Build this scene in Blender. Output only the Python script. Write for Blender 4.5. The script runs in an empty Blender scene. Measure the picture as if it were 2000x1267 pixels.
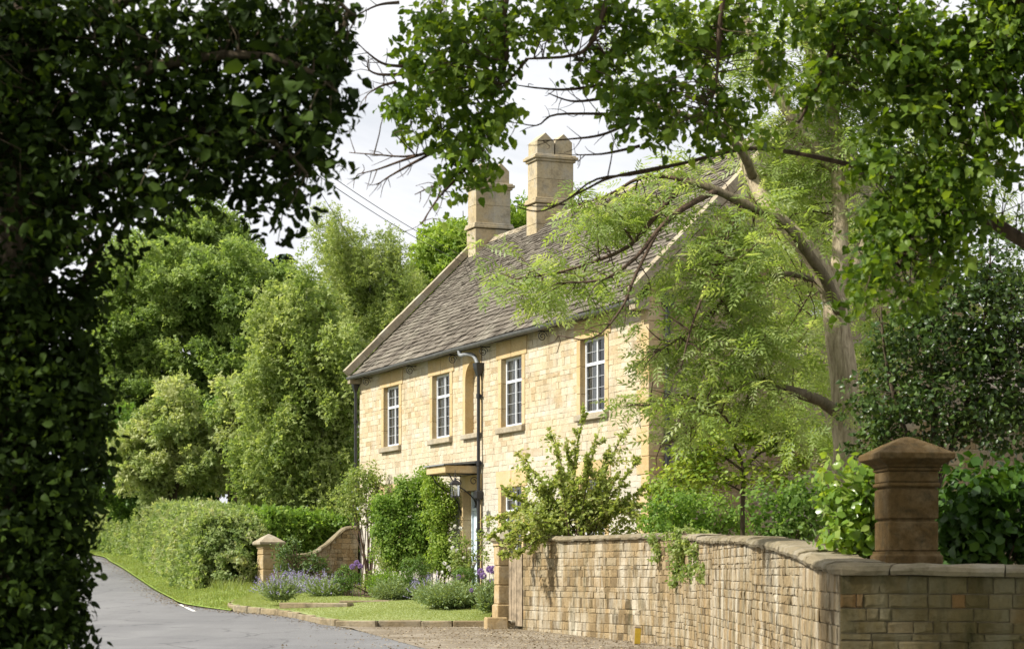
import bpy, math
import numpy as np
from math import radians, pi, sin, cos
rng = np.random.default_rng(11)
C = bpy.context.scene.collection
F = 4150.0                      # focal length of the photograph in its own pixels, horizon at row 1118

def W(px, py, Y):               # a point seen at (px, py) and standing Y metres away
    return np.array([(px-1000)/F*Y, Y, (1118-py)/F*Y])

def nrm(a):
    a = np.asarray(a, float)
    return a/np.maximum(np.linalg.norm(a, axis=-1, keepdims=True), 1e-9)

def zg(Y):                      # height of the lane above eye level: it climbs away from the viewer
    Y = np.asarray(Y, float)
    d = np.clip(Y-40, 0, 80)
    return np.where(Y < 40, -1.75+.018*Y, -1.03+.026*d+.0002*d*d)

# ------------------------------------------------------------------ materials
def new_mat(name):
    m = bpy.data.materials.new(name); m.use_nodes = True
    nt = m.node_tree; nt.nodes.clear()
    return m, nt.nodes, nt.links

def ramp(N, stops):
    r = N.new('ShaderNodeValToRGB'); e = r.color_ramp.elements
    while len(e) < len(stops): e.new(0.5)
    for k, (p, c) in enumerate(stops):
        e[k].position = p; e[k].color = (c[0], c[1], c[2], 1)
    return r

def noise(N, L, co, scale, detail=4, rough=.55, dist=0):
    n = N.new('ShaderNodeTexNoise'); n.inputs['Scale'].default_value = scale
    n.inputs['Detail'].default_value = detail; n.inputs['Roughness'].default_value = rough
    n.inputs['Distortion'].default_value = dist
    if co is not None: L.new(co, n.inputs['Vector'])
    return n

def mixc(N, L, fac, a, b, mode='MIX'):
    m = N.new('ShaderNodeMix'); m.data_type = 'RGBA'; m.blend_type = mode
    for sock, v in ((m.inputs[0], fac), (m.inputs[6], a), (m.inputs[7], b)):
        if isinstance(v, (int, float)): sock.default_value = v
        elif isinstance(v, tuple): sock.default_value = (v[0], v[1], v[2], 1)
        else: L.new(v, sock)
    return m.outputs[2]

def mapr(N, L, v, a, b, c=0., d=1.):
    m = N.new('ShaderNodeMapRange'); m.inputs[1].default_value = a; m.inputs[2].default_value = b
    m.inputs[3].default_value = c; m.inputs[4].default_value = d; m.clamp = True
    L.new(v, m.inputs[0]); return m.outputs[0]

def bump(N, L, h, strength, dist):
    b = N.new('ShaderNodeBump'); b.inputs['Strength'].default_value = strength; b.inputs['Distance'].default_value = dist
    L.new(h, b.inputs['Height']); return b.outputs[0]

def finish(N, L, col, rough=.9, spec=.2, normal=None, metal=0.):
    p = N.new('ShaderNodeBsdfPrincipled'); o = N.new('ShaderNodeOutputMaterial')
    if isinstance(col, tuple): p.inputs['Base Color'].default_value = (*col, 1)
    else: L.new(col, p.inputs['Base Color'])
    p.inputs['Roughness'].default_value = rough; p.inputs['Specular IOR Level'].default_value = spec
    p.inputs['Metallic'].default_value = metal
    if normal is not None: L.new(normal, p.inputs['Normal'])
    L.new(p.outputs[0], o.inputs[0]); return p

def foliage(name, stops, trans=.4, rough=.5, spec=.3, tcol=(1.25, 1.15, .45)):
    m, N, L = new_mat(name)
    a = N.new('ShaderNodeAttribute'); a.attribute_name = 'tint'
    r = ramp(N, [(k/(len(stops)-1), s) for k, s in enumerate(stops)]); L.new(a.outputs['Fac'], r.inputs[0])
    p = N.new('ShaderNodeBsdfPrincipled'); L.new(r.outputs[0], p.inputs['Base Color'])
    p.inputs['Roughness'].default_value = rough; p.inputs['Specular IOR Level'].default_value = spec
    t = N.new('ShaderNodeBsdfTranslucent')
    L.new(mixc(N, L, 1., r.outputs[0], tcol, 'MULTIPLY'), t.inputs[0])
    mx = N.new('ShaderNodeMixShader'); mx.inputs[0].default_value = trans
    o = N.new('ShaderNodeOutputMaterial')
    L.new(p.outputs[0], mx.inputs[1]); L.new(t.outputs[0], mx.inputs[2]); L.new(mx.outputs[0], o.inputs[0])
    return m

def stone(name, stops, stain=(.42, .40, .35), stain_amt=.5, stain_scale=.9, dark=(.10, .09, .06), dark_amt=.3, bscale=18., bstr=.5, tint=True, streak=False, lowpale=None):
    m, N, L = new_mat(name)
    tc = N.new('ShaderNodeTexCoord').outputs['Object']
    co = tc
    if streak:
        mp = N.new('ShaderNodeMapping'); mp.inputs['Scale'].default_value = (1.9, 1.9, .6); L.new(tc, mp.inputs[0]); co = mp.outputs[0]
    r = ramp(N, [(k/(len(stops)-1), s) for k, s in enumerate(stops)])
    if tint:
        a = N.new('ShaderNodeAttribute'); a.attribute_name = 'tint'; L.new(a.outputs['Fac'], r.inputs[0])
    else:
        L.new(noise(N, L, tc, 3., 5).outputs[0], r.inputs[0])
    fine = noise(N, L, tc, bscale, 6, .7)
    col = mixc(N, L, .75, r.outputs[0], ramp_out(N, L, fine.outputs[0], [(.25, (.55, .52, .46)), (.5, (1, 1, 1)), (.78, (1.25, 1.22, 1.15))]), 'MULTIPLY')
    s1 = noise(N, L, co, stain_scale, 6, .65)
    col = mixc(N, L, mapr(N, L, s1.outputs[0], .47, .68, 0, stain_amt), col, stain)
    sh = N.new('ShaderNodeMapping'); sh.inputs['Location'].default_value = (7.3, 3.1, 1.7); L.new(co if not lowpale else tc, sh.inputs[0])
    if lowpale: sh.inputs['Scale'].default_value = (2.0, 2.0, .4)
    s2 = noise(N, L, sh.outputs[0], stain_scale*1.7, 7, .7)
    col = mixc(N, L, mapr(N, L, s2.outputs[0], .5, .72, 0, dark_amt), col, dark)
    if lowpale:
        sx = N.new('ShaderNodeSeparateXYZ'); L.new(tc, sx.inputs[0])
        ad = N.new('ShaderNodeMath'); ad.operation = 'MULTIPLY_ADD'; L.new(s1.outputs[0], ad.inputs[0]); ad.inputs[1].default_value = 3.2; L.new(sx.outputs[2], ad.inputs[2])
        col = mixc(N, L, mapr(N, L, ad.outputs[0], lowpale[0], lowpale[1], .8, 0), col, lowpale[2])
    finish(N, L, col, .92, .15, bump(N, L, fine.outputs[0], bstr, .02))
    return m

def ramp_out(N, L, v, stops):
    r = ramp(N, stops); L.new(v, r.inputs[0]); return r.outputs[0]

def plain(name, col, rough=.6, spec=.3, var=.25, scale=12., metal=0., bstr=.15):
    m, N, L = new_mat(name)
    tc = N.new('ShaderNodeTexCoord').outputs['Object']
    n = noise(N, L, tc, scale, 5, .6)
    lo = tuple(c*(1-var) for c in col); hi = tuple(min(1, c*(1+var)) for c in col)
    finish(N, L, ramp_out(N, L, n.outputs[0], [(.3, lo), (.7, hi)]), rough, spec, bump(N, L, n.outputs[0], bstr, .01), metal)
    return m

# ------------------------------------------------------------------ mesh building
class MB:
    def __init__(s): s.v = []; s.f = []; s.t = []; s.m = []; s.n = 0
    def add(s, v, faces, tint=.5, mat=0):
        v = np.asarray(v, float).reshape(-1, 3)
        by = {}
        for f in faces: by.setdefault(len(f), []).append(f)
        for k, fs in by.items(): s.faces(np.array(fs)+s.n, tint, mat)
        s.v.append(v); s.n += len(v)
    def faces(s, arr, tint, mat=0):
        s.f.append(arr.astype(np.int32)); s.t.append(np.broadcast_to(np.asarray(tint, np.float32), (len(arr),)).copy()); s.m.append(np.full(len(arr), mat, np.int32))
    def raw(s, v): s.v.append(np.asarray(v, float).reshape(-1, 3)); b = s.n; s.n += len(s.v[-1]); return b
    def box(s, c, ax, ay, az, tint=.5, mat=0):       # centre and half-axis vectors
        c, ax, ay, az = (np.asarray(q, float) for q in (c, ax, ay, az))
        v = [c+i*ax+j*ay+k*az for k in (-1, 1) for j in (-1, 1) for i in (-1, 1)]
        s.add(v, BOXF, tint, mat)
    def bx(s, x0, x1, y0, y1, z0, z1, tint=.5, mat=0):
        s.box(((x0+x1)/2, (y0+y1)/2, (z0+z1)/2), ((x1-x0)/2, 0, 0), (0, (y1-y0)/2, 0), (0, 0, (z1-z0)/2), tint, mat)
    def tube(s, pts, rad, sides=8, tint=.5, cap=True, wob=0.):
        P = np.asarray(pts, float); n = len(P); rad = np.broadcast_to(np.asarray(rad, float), (n,))
        T = nrm(np.gradient(P, axis=0)); ref = np.array([0.31, .17, .93])
        if abs(T[0] @ ref) > .9: ref = np.array([1., .2, 0])
        A = nrm(np.cross(T, ref)); B = np.cross(T, A)
        th = np.arange(sides)/sides*2*pi
        rr = rad[:, None]*(1+wob*rng.standard_normal((n, sides)))
        v = P[:, None]+rr[..., None]*(np.cos(th)[None, :, None]*A[:, None]+np.sin(th)[None, :, None]*B[:, None])
        b = s.raw(v)
        i = np.arange(n-1)[:, None]*sides; j = np.arange(sides)[None]; k = (j+1) % sides
        q = np.stack([i+j, i+k, i+sides+k, i+sides+j], -1).reshape(-1, 4)+b
        s.faces(q, tint)
        if cap:
            s.faces(np.arange(sides)[None, ::-1]+b, tint); s.faces(np.arange(sides)[None]+b+(n-1)*sides, tint)
    def grid(s, P, tint=.5):                          # P: (a, b, 3)
        a, b_ = P.shape[:2]; b = s.raw(P)
        i = np.arange(a-1)[:, None]*b_; j = np.arange(b_-1)[None]
        s.faces((np.stack([i+j, i+j+1, i+b_+j+1, i+b_+j], -1).reshape(-1, 4)+b), tint)
    def build(s, name, mats, parent=None, smooth=False):
        me = bpy.data.meshes.new(name)
        V = np.concatenate(s.v).astype(np.float32)
        me.vertices.add(len(V)); me.vertices.foreach_set('co', V.ravel())
        lv = np.concatenate([f.ravel() for f in s.f]); sz = np.concatenate([np.full(len(f), f.shape[1], np.int32) for f in s.f])
        me.loops.add(len(lv)); me.loops.foreach_set('vertex_index', lv)
        me.polygons.add(len(sz)); me.polygons.foreach_set('loop_start', np.concatenate([[0], np.cumsum(sz)[:-1]]).astype(np.int32))
        me.polygons.foreach_set('material_index', np.concatenate(s.m))
        smooth = smooth or name in ('crown', 'foliage', 'ivy', 'shade_crown')
        if smooth: me.polygons.foreach_set('use_smooth', np.ones(len(sz), bool))
        else: me.polygons.foreach_set('use_smooth', np.zeros(len(sz), bool))
        me.update(calc_edges=True)
        a = me.attributes.new('tint', 'FLOAT', 'FACE'); a.data.foreach_set('value', np.concatenate(s.t))
        for m in (mats if isinstance(mats, (list, tuple)) else [mats]): me.materials.append(m)
        o = bpy.data.objects.new(name, me); C.objects.link(o)
        if parent is not None: o.parent = parent
        return o
BOXF = [(0, 2, 3, 1), (4, 5, 7, 6), (0, 1, 5, 4), (2, 6, 7, 3), (0, 4, 6, 2), (1, 3, 7, 5)]

def thing(name, label, cat, loc=(0, 0, 0), rz=0., group=None):
    o = bpy.data.objects.new(name, None); C.objects.link(o); o.empty_display_size = .2
    o.location = tuple(float(q) for q in loc); o.rotation_euler = (0, 0, rz); o['label'] = label; o['category'] = cat
    if group: o['group'] = group
    return o
def tag(o, label=None, cat=None, kind=None, group=None):
    for k, v in (('label', label), ('category', cat), ('kind', kind), ('group', group)):
        if v: o[k] = v
    return o
def at(mb, root):                 # world-built mesh to the local space of an unrotated root
    off = np.array(root.location)
    mb.v = [v-off for v in mb.v]; return mb
def copy_tree(o, parent=None):
    c = o.copy(); C.objects.link(c)
    if parent is not None: c.parent = parent
    for ch in list(o.children): copy_tree(ch, c)
    return c

# ------------------------------------------------------------------ leaves
def ovate(w=.32, fold=.06, curl=.10, peak=.45):
    m = [(0, 0, 0), (.32, 0, -.02), (.68, 0, -.04*curl*10), (1, 0, -curl)]
    l = [(.30, w*(.95 if peak < .5 else .7), fold), (.68, w*.8, fold-.06)]
    r = [(a, -b, c) for a, b, c in l]
    return np.array(m+l+r, float), [(0, 1, 4), (1, 2, 5, 4), (2, 3, 5), (0, 6, 1), (1, 6, 7, 2), (2, 7, 3)]
def rhomb(w=.3, bend=.08):
    return np.array([(0, 0, 0), (.45, w, bend), (1, 0, -bend), (.45, -w, bend)], float), [(0, 1, 2, 3)]
def broad():                      # broad lobed leaf, heart-shaped at the stalk
    pts = [(0, 0, 0), (-.10, .22, .03), (.12, .46, .05), (.36, .40, .04), (.50, .46, .01), (.66, .26, -.03), (1, 0, -.12), (.45, 0, -.03)]
    pts += [(a, -b, c) for a, b, c in pts[1:6]]
    return np.array(pts, float), [(0, 7, 2, 1), (7, 4, 3, 2), (7, 6, 5, 4), (0, 8, 9, 7), (7, 9, 10, 11), (7, 11, 12, 6)]
def pinnate(pairs=4, ll=.40, w=.055):
    V, Fc = [], []
    def leaf(base, ang, l, sag):
        d = np.array([cos(ang), sin(ang), -sag]); s_ = np.array([-sin(ang), cos(ang), 0])
        b = len(V); base = np.array(base)
        V.extend([base, base+d*l*.45+s_*w+(0, 0, .02), base+d*l, base+d*l*.45-s_*w+(0, 0, .02)]); Fc.append((b, b+1, b+2, b+3))
    for k in range(pairs):
        x = .22+.68*k/(pairs-1); z = -.28*x*x
        for sg in (-1, 1): leaf((x, 0, z), sg*1.0, ll*(.85+.15*sin(k*1.1)), .22)
    leaf((.95, 0, -.26), 0, ll, .3)
    b = len(V); V.extend([np.array(q) for q in ((0, .008, 0), (0, -.008, 0), (1, -.005, -.29), (1, .005, -.29))]); Fc.append((b, b+1, b+2, b+3))
    return np.array(V), Fc
def spray(n=5, w=.16):            # a little tuft of leaves for far foliage
    V, Fc = [], []
    g = np.random.default_rng(3)
    for k in range(n):
        a = k/n*2*pi+g.uniform(-.4, .4); d = np.array([cos(a), sin(a), g.uniform(-.5, .45)]); s_ = np.array([-sin(a), cos(a), g.uniform(-.5, .5)])
        o = np.array([.5, 0, 0])+g.uniform(-.22, .22, 3); b = len(V)
        V.extend([o, o+d*.28+s_*w, o+d*.58, o+d*.28-s_*w]); Fc.append((b, b+1, b+2, b+3))
    return np.array(V), Fc

def leaves(mb, pos, d, n, size, tint, tpl):
    tv, tf = tpl; N = len(pos)
    D = nrm(d); S = nrm(np.cross(n, D)); Nn = np.cross(D, S)
    V = pos[:, None]+size[:, None, None]*(tv[None, :, 0, None]*D[:, None]+tv[None, :, 1, None]*S[:, None]+tv[None, :, 2, None]*Nn[:, None])
    b = mb.raw(V)+np.arange(N)[:, None, None]*len(tv)
    by = {}
    for f in tf: by.setdefault(len(f), []).append(f)
    for k, fs in by.items():
        arr = (np.array(fs)[None]+b).reshape(-1, k)
        mb.faces(arr, np.repeat(tint, len(fs)))

def ball(n, power=.5):
    return nrm(rng.standard_normal((n, 3)))*rng.random((n, 1))**power

def blob_list(bl, Y=None, dY=None):
    """pixel blobs (px, py, rx, ry[, Y, ry_m, weight]) to world ellipsoids"""
    out = []
    for b in bl:
        px, py, rx, ry = b[:4]
        y = b[4] if len(b) > 4 and b[4] else Y
        dy = b[5] if len(b) > 5 and b[5] else dY
        wt = b[6] if len(b) > 6 else 1.
        out.append((W(px, py, y), np.array([rx/F*y, dy, ry/F*y]), wt))
    return out

def crown(mb, blobs, sp):
    """leaves in clumps through the blobs; returns the clump centres"""
    cs = []
    cr = sp['cr']
    for c, r, wt in blobs:
        n = max(1, int(round(sp.get('cover', 2.5)*wt*r[0]*r[2]/(cr*cr))))
        cc = c+ball(n, sp.get('pw', .45))*r
        ct = np.clip(rng.normal(.5, sp.get('cv', .2), n), 0, 1)
        per = sp['per']; idx = np.repeat(np.arange(n), per); M = len(idx)
        st = np.array(sp.get('stretch', (1, 1, .75)))*cr
        csz = rng.uniform(.6, 1.25, n)
        off = ball(M, .42)*st*csz[idx][:, None]
        pos = cc[idx]+off
        if sp.get('strand'):                          # leaves hang in strings under the clump
            off2 = off.copy(); k = rng.integers(0, sp['strand'], M)
            a = rng.standard_normal((n, sp['strand'], 2))*cr*.55
            off2[:, :2] = a[idx, k]+rng.standard_normal((M, 2))*cr*.06
            off2[:, 2] = -rng.random(M)*st[2]*2*csz[idx]; pos = cc[idx]+off2
        outd = nrm(off+1e-6)*.7+nrm((pos-c)/r)*.6
        nn = sp.get('out', .6)*outd+np.array([0, 0, sp.get('up', .5)])+sp.get('rnd', .6)*rng.standard_normal((M, 3))
        dd = rng.standard_normal((M, 3))*np.array([1, 1, .6])+.5*outd-np.array([0, 0, sp.get('droop', .3)])
        nn = nrm(nn); dd = dd-nn*np.sum(nn*dd, -1, keepdims=True)*sp.get('orth', 1.)
        size = sp['size']*rng.uniform(.6, 1.25, M)
        tint = np.clip(ct[idx]+rng.normal(0, sp.get('lv', .16), M), 0, 1)
        tp = sp['tpl']
        if isinstance(tp, list):
            pick = rng.integers(0, len(tp), M)
            for q, t in enumerate(tp):
                k = pick == q; leaves(mb, pos[k], dd[k], nn[k], size[k], tint[k], t)
        else: leaves(mb, pos, dd, nn, size, tint, tp)
        cs.append(cc)
    return np.concatenate(cs)

def smooth_path(pts, n=14, wob=0.):
    P = np.asarray(pts, float); k = len(P)
    t = np.linspace(0, k-1, n); i = np.clip(t.astype(int), 0, k-2); f = (t-i)[:, None]
    p0 = P[np.maximum(i-1, 0)]; p1 = P[i]; p2 = P[i+1]; p3 = P[np.minimum(i+2, k-1)]
    Q = .5*(2*p1+(p2-p0)*f+(2*p0-5*p1+4*p2-p3)*f*f+(-p0+3*p1-3*p2+p3)*f**3)
    if wob: Q[1:-1] += rng.standard_normal((n-2, 3))*wob
    return Q

def limb(mb, pts, r0, r1, sides=8, n=16, wob=0., px=True):
    P = [W(*p) for p in pts] if px else pts
    Q = smooth_path(P, n, wob)
    mb.tube(Q, np.linspace(r0, r1, n), sides, rng.random(), wob=.05)
    return Q

def twigs(mb, nodes, targets, r0=.012, r1=.004, sag=.1, sides=4, keep=1., maxlen=99):
    nodes = np.asarray(nodes)
    for t in targets:
        if rng.random() > keep: continue
        d = np.linalg.norm(nodes-t, axis=1); k = np.argmin(d+rng.random(len(d))*.25*d.min())
        a = nodes[k]; l = d[k]
        if l < .05 or l > maxlen: continue
        m1 = a+(t-a)*.35+rng.standard_normal(3)*l*.10+np.array([0, 0, sag*l]); m2 = a+(t-a)*.7+rng.standard_normal(3)*l*.10+np.array([0, 0, sag*l*.7])
        mb.tube(smooth_path([a, m1, m2, t], 7), np.linspace(r0, r1, 7), sides, rng.random(), cap=False)

def fray(mb, Q, n, l, r=.006, drop=.3, sides=4):     # bare side twigs along a path
    for _ in range(n):
        i = rng.integers(len(Q)//3, len(Q)); a = Q[i]
        d = nrm(Q[-1]-Q[max(0, i-4)]+1e-6)*.7+rng.standard_normal(3)*.55-np.array([0, 0, drop])
        e = a+nrm(d)*l*rng.uniform(.4, 1.1); m = (a+e)/2+rng.standard_normal(3)*l*.08
        mb.tube(smooth_path([a, m, e], 5), np.linspace(r, r*.45, 5), sides, rng.random(), cap=False)

# ------------------------------------------------------------------ stonework
def stones(mb, o, t, n, zb, L, holes=(), h=(.11, .17), ln=(.18, .42), proud=.016, gap=.010, ztop=None, jit=.006, depth=.03, s0=0., cham=.014, wild=.25):
    """squared rubble on the plane through o along t facing n; zb = heights that courses must meet; holes = (s0, s1, z0, z1)"""
    o, t, n = (np.asarray(q, float) for q in (o, t, n)); up = np.array([0, 0, 1.])
    zs = []
    for a, b in zip(zb[:-1], zb[1:]):
        k = max(1, int(round((b-a)/rng.uniform(*h))))
        w = rng.uniform(1-wild, 1+wild, k); zs += list(a+(b-a)*np.concatenate([[0], np.cumsum(w)[:-1]])/w.sum())
    zs.append(zb[-1])
    for z0, z1 in zip(zs[:-1], zs[1:]):
        cut = sorted((max(s0, a), min(L, b)) for a, b, c, d in holes if c < (z0+z1)/2 < d)
        spans, p = [], s0
        for a, b in cut:
            if a > p: spans.append((p, a))
            p = max(p, b)
        if p < L: spans.append((p, L))
        for a, b in spans:
            q = a
            while q < b-1e-4:
                w = rng.uniform(*ln)*(1 if rng.random() < .8 else .55)
                e = q+w
                if b-e < ln[0]*.6: e = b
                e = min(e, b)
                x0, x1, y0, y1 = q+gap*.5, e-gap*.5, z0+gap*.5, z1-gap*.5
                y1a = y1b = y1
                if ztop is not None:
                    y1a, y1b = min(y1, float(ztop(x0))), min(y1, float(ztop(x1)))
                if min(y1a, y1b)-y0 > .025 and x1-x0 > .03:
                    pr = proud*rng.uniform(.4, 1.3); ch = min(cham, (x1-x0)*.2)
                    J = lambda: rng.normal(0, jit)
                    bk = [(x0, y0), (x1, y0), (x1, y1b), (x0, y1a)]
                    fr = [(x0+ch+J(), y0+ch+J()), (x1-ch+J(), y0+ch+J()), (x1-ch+J(), y1b-ch+J()), (x0+ch+J(), y1a-ch+J())]
                    v = [o+t*s+up*z-n*depth for s, z in bk]+[o+t*s+up*z+n*pr*.55 for s, z in bk]+[o+t*s+up*z+n*(pr+rng.normal(0, .003)) for s, z in fr]
                    fc = [(8, 9, 10, 11)]
                    for i in range(4):
                        j = (i+1) % 4; fc += [(i, j, j+4, i+4), (i+4, j+4, j+8, i+8)]
                    mb.add(v, fc, float(np.clip(rng.normal(.5, .24), 0, 1)))
                q = e

def wall_core(mb, o, t, n, ss, zs, holes):
    """the mortar behind the stones, left open at the holes"""
    o, t, n = (np.asarray(q, float) for q in (o, t, n)); up = np.array([0, 0, 1.])
    for a, b in zip(ss[:-1], ss[1:]):
        for c, d in zip(zs[:-1], zs[1:]):
            m, k = (a+b)/2, (c+d)/2
            if any(h[0] < m < h[1] and h[2] < k < h[3] for h in holes): continue
            mb.add([o+t*a+up*c, o+t*b+up*c, o+t*b+up*d, o+t*a+up*d], [(0, 1, 2, 3)], .5)

def block(mb, x0, x1, y0, y1, z0, z1, ch=.012, tint=None):   # a dressed block with chamfered arrises
    tint = float(np.clip(rng.normal(.55, .15), 0, 1)) if tint is None else tint
    c = min(ch, (x1-x0)*.3, (y1-y0)*.3, (z1-z0)*.3)
    V = []
    for z, i in ((z0, c), (z0+c, 0), (z1-c, 0), (z1, c)):
        a0, a1, b0, b1 = x0+i, x1-i, y0+i, y1-i
        k = c if i == 0 else c*.4
        V += [(a0+k, b0, z), (a1-k, b0, z), (a1, b0+k, z), (a1, b1-k, z), (a1-k, b1, z), (a0+k, b1, z), (a0, b1-k, z), (a0, b0+k, z)]
    fc = [tuple(range(7, -1, -1)), tuple(range(24, 32))]
    for r in range(3):
        for i in range(8):
            j = (i+1) % 8; fc.append((r*8+i, r*8+j, r*8+8+j, r*8+8+i))
    mb.add(V, fc, tint)

# ================================================================== MATERIALS
M = {}
M['facade'] = stone('cotswold_rubble', [(.36, .27, .155), (.435, .345, .215), (.475, .395, .26), (.505, .43, .30), (.515, .455, .345)], (.50, .46, .385), .85, 1.1, (.23, .185, .12), .6, 20, .8, lowpale=(2.8, 4.6, (.47, .445, .39)))
M['mortar'] = stone('lime_mortar', [(.46, .385, .26), (.52, .45, .33)], (.55, .5, .4), .5, .8, (.2, .16, .1), .4, 30, .5, tint=False)
M['dressed'] = stone('dressed_stone', [(.40, .275, .13), (.46, .335, .17), (.50, .385, .215)], (.50, .44, .33), .5, 1.6, (.2, .15, .08), .25, 30, .25)
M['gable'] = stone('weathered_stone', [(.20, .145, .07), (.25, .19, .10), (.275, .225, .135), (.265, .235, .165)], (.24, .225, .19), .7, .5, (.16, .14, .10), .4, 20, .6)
M['chimney'] = stone('chimney_stone', [(.34, .265, .155), (.40, .325, .20), (.43, .37, .26)], (.36, .34, .29), .85, 1.9, (.12, .105, .075), .7, 16, .4)
M['slate'] = stone('stone_slate', [(.085, .072, .057), (.12, .103, .082), (.152, .132, .106), (.195, .172, .14)], (.27, .25, .195), .55, 1.6, (.07, .06, .045), .5, 26, .7)
M['coping'] = stone('roof_coping', [(.27, .225, .155), (.35, .30, .215)], (.40, .38, .32), .6, 2., (.15, .13, .09), .5, 14, .5)
M['wallstone'] = stone('garden_wall_stone', [(.11, .08, .043), (.175, .127, .066), (.24, .175, .092), (.285, .215, .12), (.265, .215, .135), (.28, .195, .095)], (.47, .43, .34), .85, 1.3, (.06, .056, .026), .85, 24, .9, streak=True)
M['shadealgaestone'] = stone('shaded_algae_stone', [(.07, .055, .022), (.105, .08, .033), (.135, .104, .044), (.155, .12, .055), (.125, .105, .05), (.19, .11, .042)], (.27, .255, .18), .4, 1.6, (.04, .04, .015), .85, 24, .9, streak=True)  # garden wall stone recoloured darker for shade, plus an olive algae tint
M['wallmortar'] = stone('garden_wall_mortar', [(.28, .225, .14), (.35, .29, .195)], (.42, .385, .31), .5, 1.5, (.12, .10, .06), .5, 30, .6, tint=False)
M['wallcoping'] = stone('mossy_coping', [(.17, .14, .085), (.24, .20, .13)], (.33, .305, .25), .5, 3., (.09, .085, .045), .65, 20, .6)
M['pier'] = stone('ironstone', [(.082, .052, .020), (.135, .084, .031)], (.20, .15, .085), .5, 6., (.03, .027, .014), .75, 24, .5)
M['paleblock'] = stone('golden_block', [(.33, .235, .12), (.42, .315, .17)], (.46, .41, .32), .55, 3.2, (.14, .11, .06), .6, 18, .45)
M['kerb'] = stone('worn_kerb', [(.20, .155, .09), (.26, .21, .13)], (.32, .29, .22), .5, 2.2, (.07, .058, .036), .85, 18, .6)
M['iron'] = plain('black_iron', (.012, .012, .013), .45, .5, .4)
M['lead'] = plain('grey_lead', (.20, .21, .215), .55, .4, .25)
M['gutter'] = plain('dark_grey_gutter', (.10, .10, .098), .5, .4, .3)
M['barpaint'] = plain('grey_bar_paint', (.36, .37, .38), .5, .4, .15)
M['frame'] = plain('worn_white_frame', (.60, .61, .62), .45, .4, .1)
M['white'] = plain('white_paint', (.78, .79, .80), .4, .4, .06)
M['bluepaint'] = plain('pale_blue_paint', (.52, .60, .65), .45, .4, .06)
M['wood'] = plain('grey_wood', (.24, .19, .13), .85, .15, .45, 7)
M['yellow'] = plain('yellow_paint', (.60, .42, .05), .6, .3, .2)
M['curtain'] = plain('curtain_cloth', (.80, .79, .75), .95, .1, .1, 5)
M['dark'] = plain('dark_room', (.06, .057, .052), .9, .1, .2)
M['wire'] = plain('black_wire', (.03, .03, .035), .6, .3, .1)
M['soil'] = plain('garden_soil', (.09, .065, .04), .95, .1, .5, 9, 0, .8)
M['lamp_glass'] = plain('frosted_glass', (.45, .44, .38), .25, .5, .1)

def glass_mat():
    m, N, L = new_mat('window_glass')
    p = finish(N, L, (.03, .035, .04), .04, .9)
    return m
M['glass'] = glass_mat()

def bark(name, lo, hi, moss=(.10, .11, .04), moss_amt=.4):
    m, N, L = new_mat(name)
    tc = N.new('ShaderNodeTexCoord').outputs['Object']
    mp = N.new('ShaderNodeMapping'); mp.inputs['Scale'].default_value = (14, 14, 2.6); L.new(tc, mp.inputs[0])
    n = noise(N, L, mp.outputs[0], 1.6, 8, .7, .4)
    col = ramp_out(N, L, n.outputs[0], [(.28, lo), (.65, hi)])
    n2 = noise(N, L, tc, 2.2, 5, .6)
    col = mixc(N, L, mapr(N, L, n2.outputs[0], .45, .7, 0, moss_amt), col, moss)
    finish(N, L, col, .9, .15, bump(N, L, n.outputs[0], .9, .03))
    return m
M['ashbark'] = bark('ash_bark', (.16, .12, .07), (.62, .52, .36), moss_amt=.3)
M['bark'] = bark('brown_bark', (.035, .026, .018), (.12, .09, .06))
M['midbark'] = bark('limb_bark', (.09, .07, .045), (.26, .21, .145), moss_amt=.4)
M['twig'] = bark('twig_bark', (.05, .035, .025), (.13, .085, .06), moss_amt=.15)
M['birchbark'] = bark('birch_bark', (.12, .11, .1), (.45, .43, .38), moss_amt=.2)

# foliage: reflective colour of the leaves, the hedge laurel darkened for shade
G = {}
G['oak'] = foliage('oak_leaves', [(.135, .205, .05), (.22, .305, .078), (.33, .405, .13)], .52, .5, .25, (1.32, 1.34, .72))
G['white'] = foliage('pale_leaves', [(.20, .27, .085), (.32, .38, .14), (.46, .48, .24)], .52, .5, .25, (1.32, 1.34, .72))
G['birch'] = foliage('birch_leaves', [(.18, .255, .07), (.285, .355, .11), (.40, .45, .18)], .52, .5, .25, (1.32, 1.34, .72))
G['weep'] = foliage('weeping_birch_leaves', [(.20, .265, .075), (.30, .36, .115), (.41, .45, .18)], .52, .5, .25, (1.32, 1.34, .72))
G['lush'] = foliage('bright_leaves', [(.15, .24, .034), (.24, .34, .05), (.35, .43, .09)], .52, .5, .25, (1.32, 1.34, .72))
G['deep'] = foliage('deep_green_leaves', [(.06, .11, .03), (.10, .165, .045), (.16, .23, .07)], .3)
G['conifer'] = foliage('conifer_needles', [(.02, .042, .024), (.036, .065, .036), (.055, .085, .042)], .1, .6, .2)
G['hedge'] = foliage('hedge_leaves', [(.15, .22, .062), (.235, .305, .105), (.325, .385, .165), (.37, .375, .20)], .52, .5, .25, (1.32, 1.34, .72))
G['hedgegreen'] = foliage('green_hedge_leaves', [(.075, .145, .026), (.13, .225, .042), (.21, .30, .07)], .52, .5, .25, (1.32, 1.34, .72))
G['ash'] = foliage('ash_leaves', [(.18, .265, .068), (.275, .365, .11), (.41, .47, .24)], .54, .45, .3, (1.4, 1.36, .6))
G['lime'] = foliage('broad_leaves', [(.055, .105, .013), (.105, .18, .022), (.20, .285, .05)], .52, .45, .25, (1.5, 1.4, .35))
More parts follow.
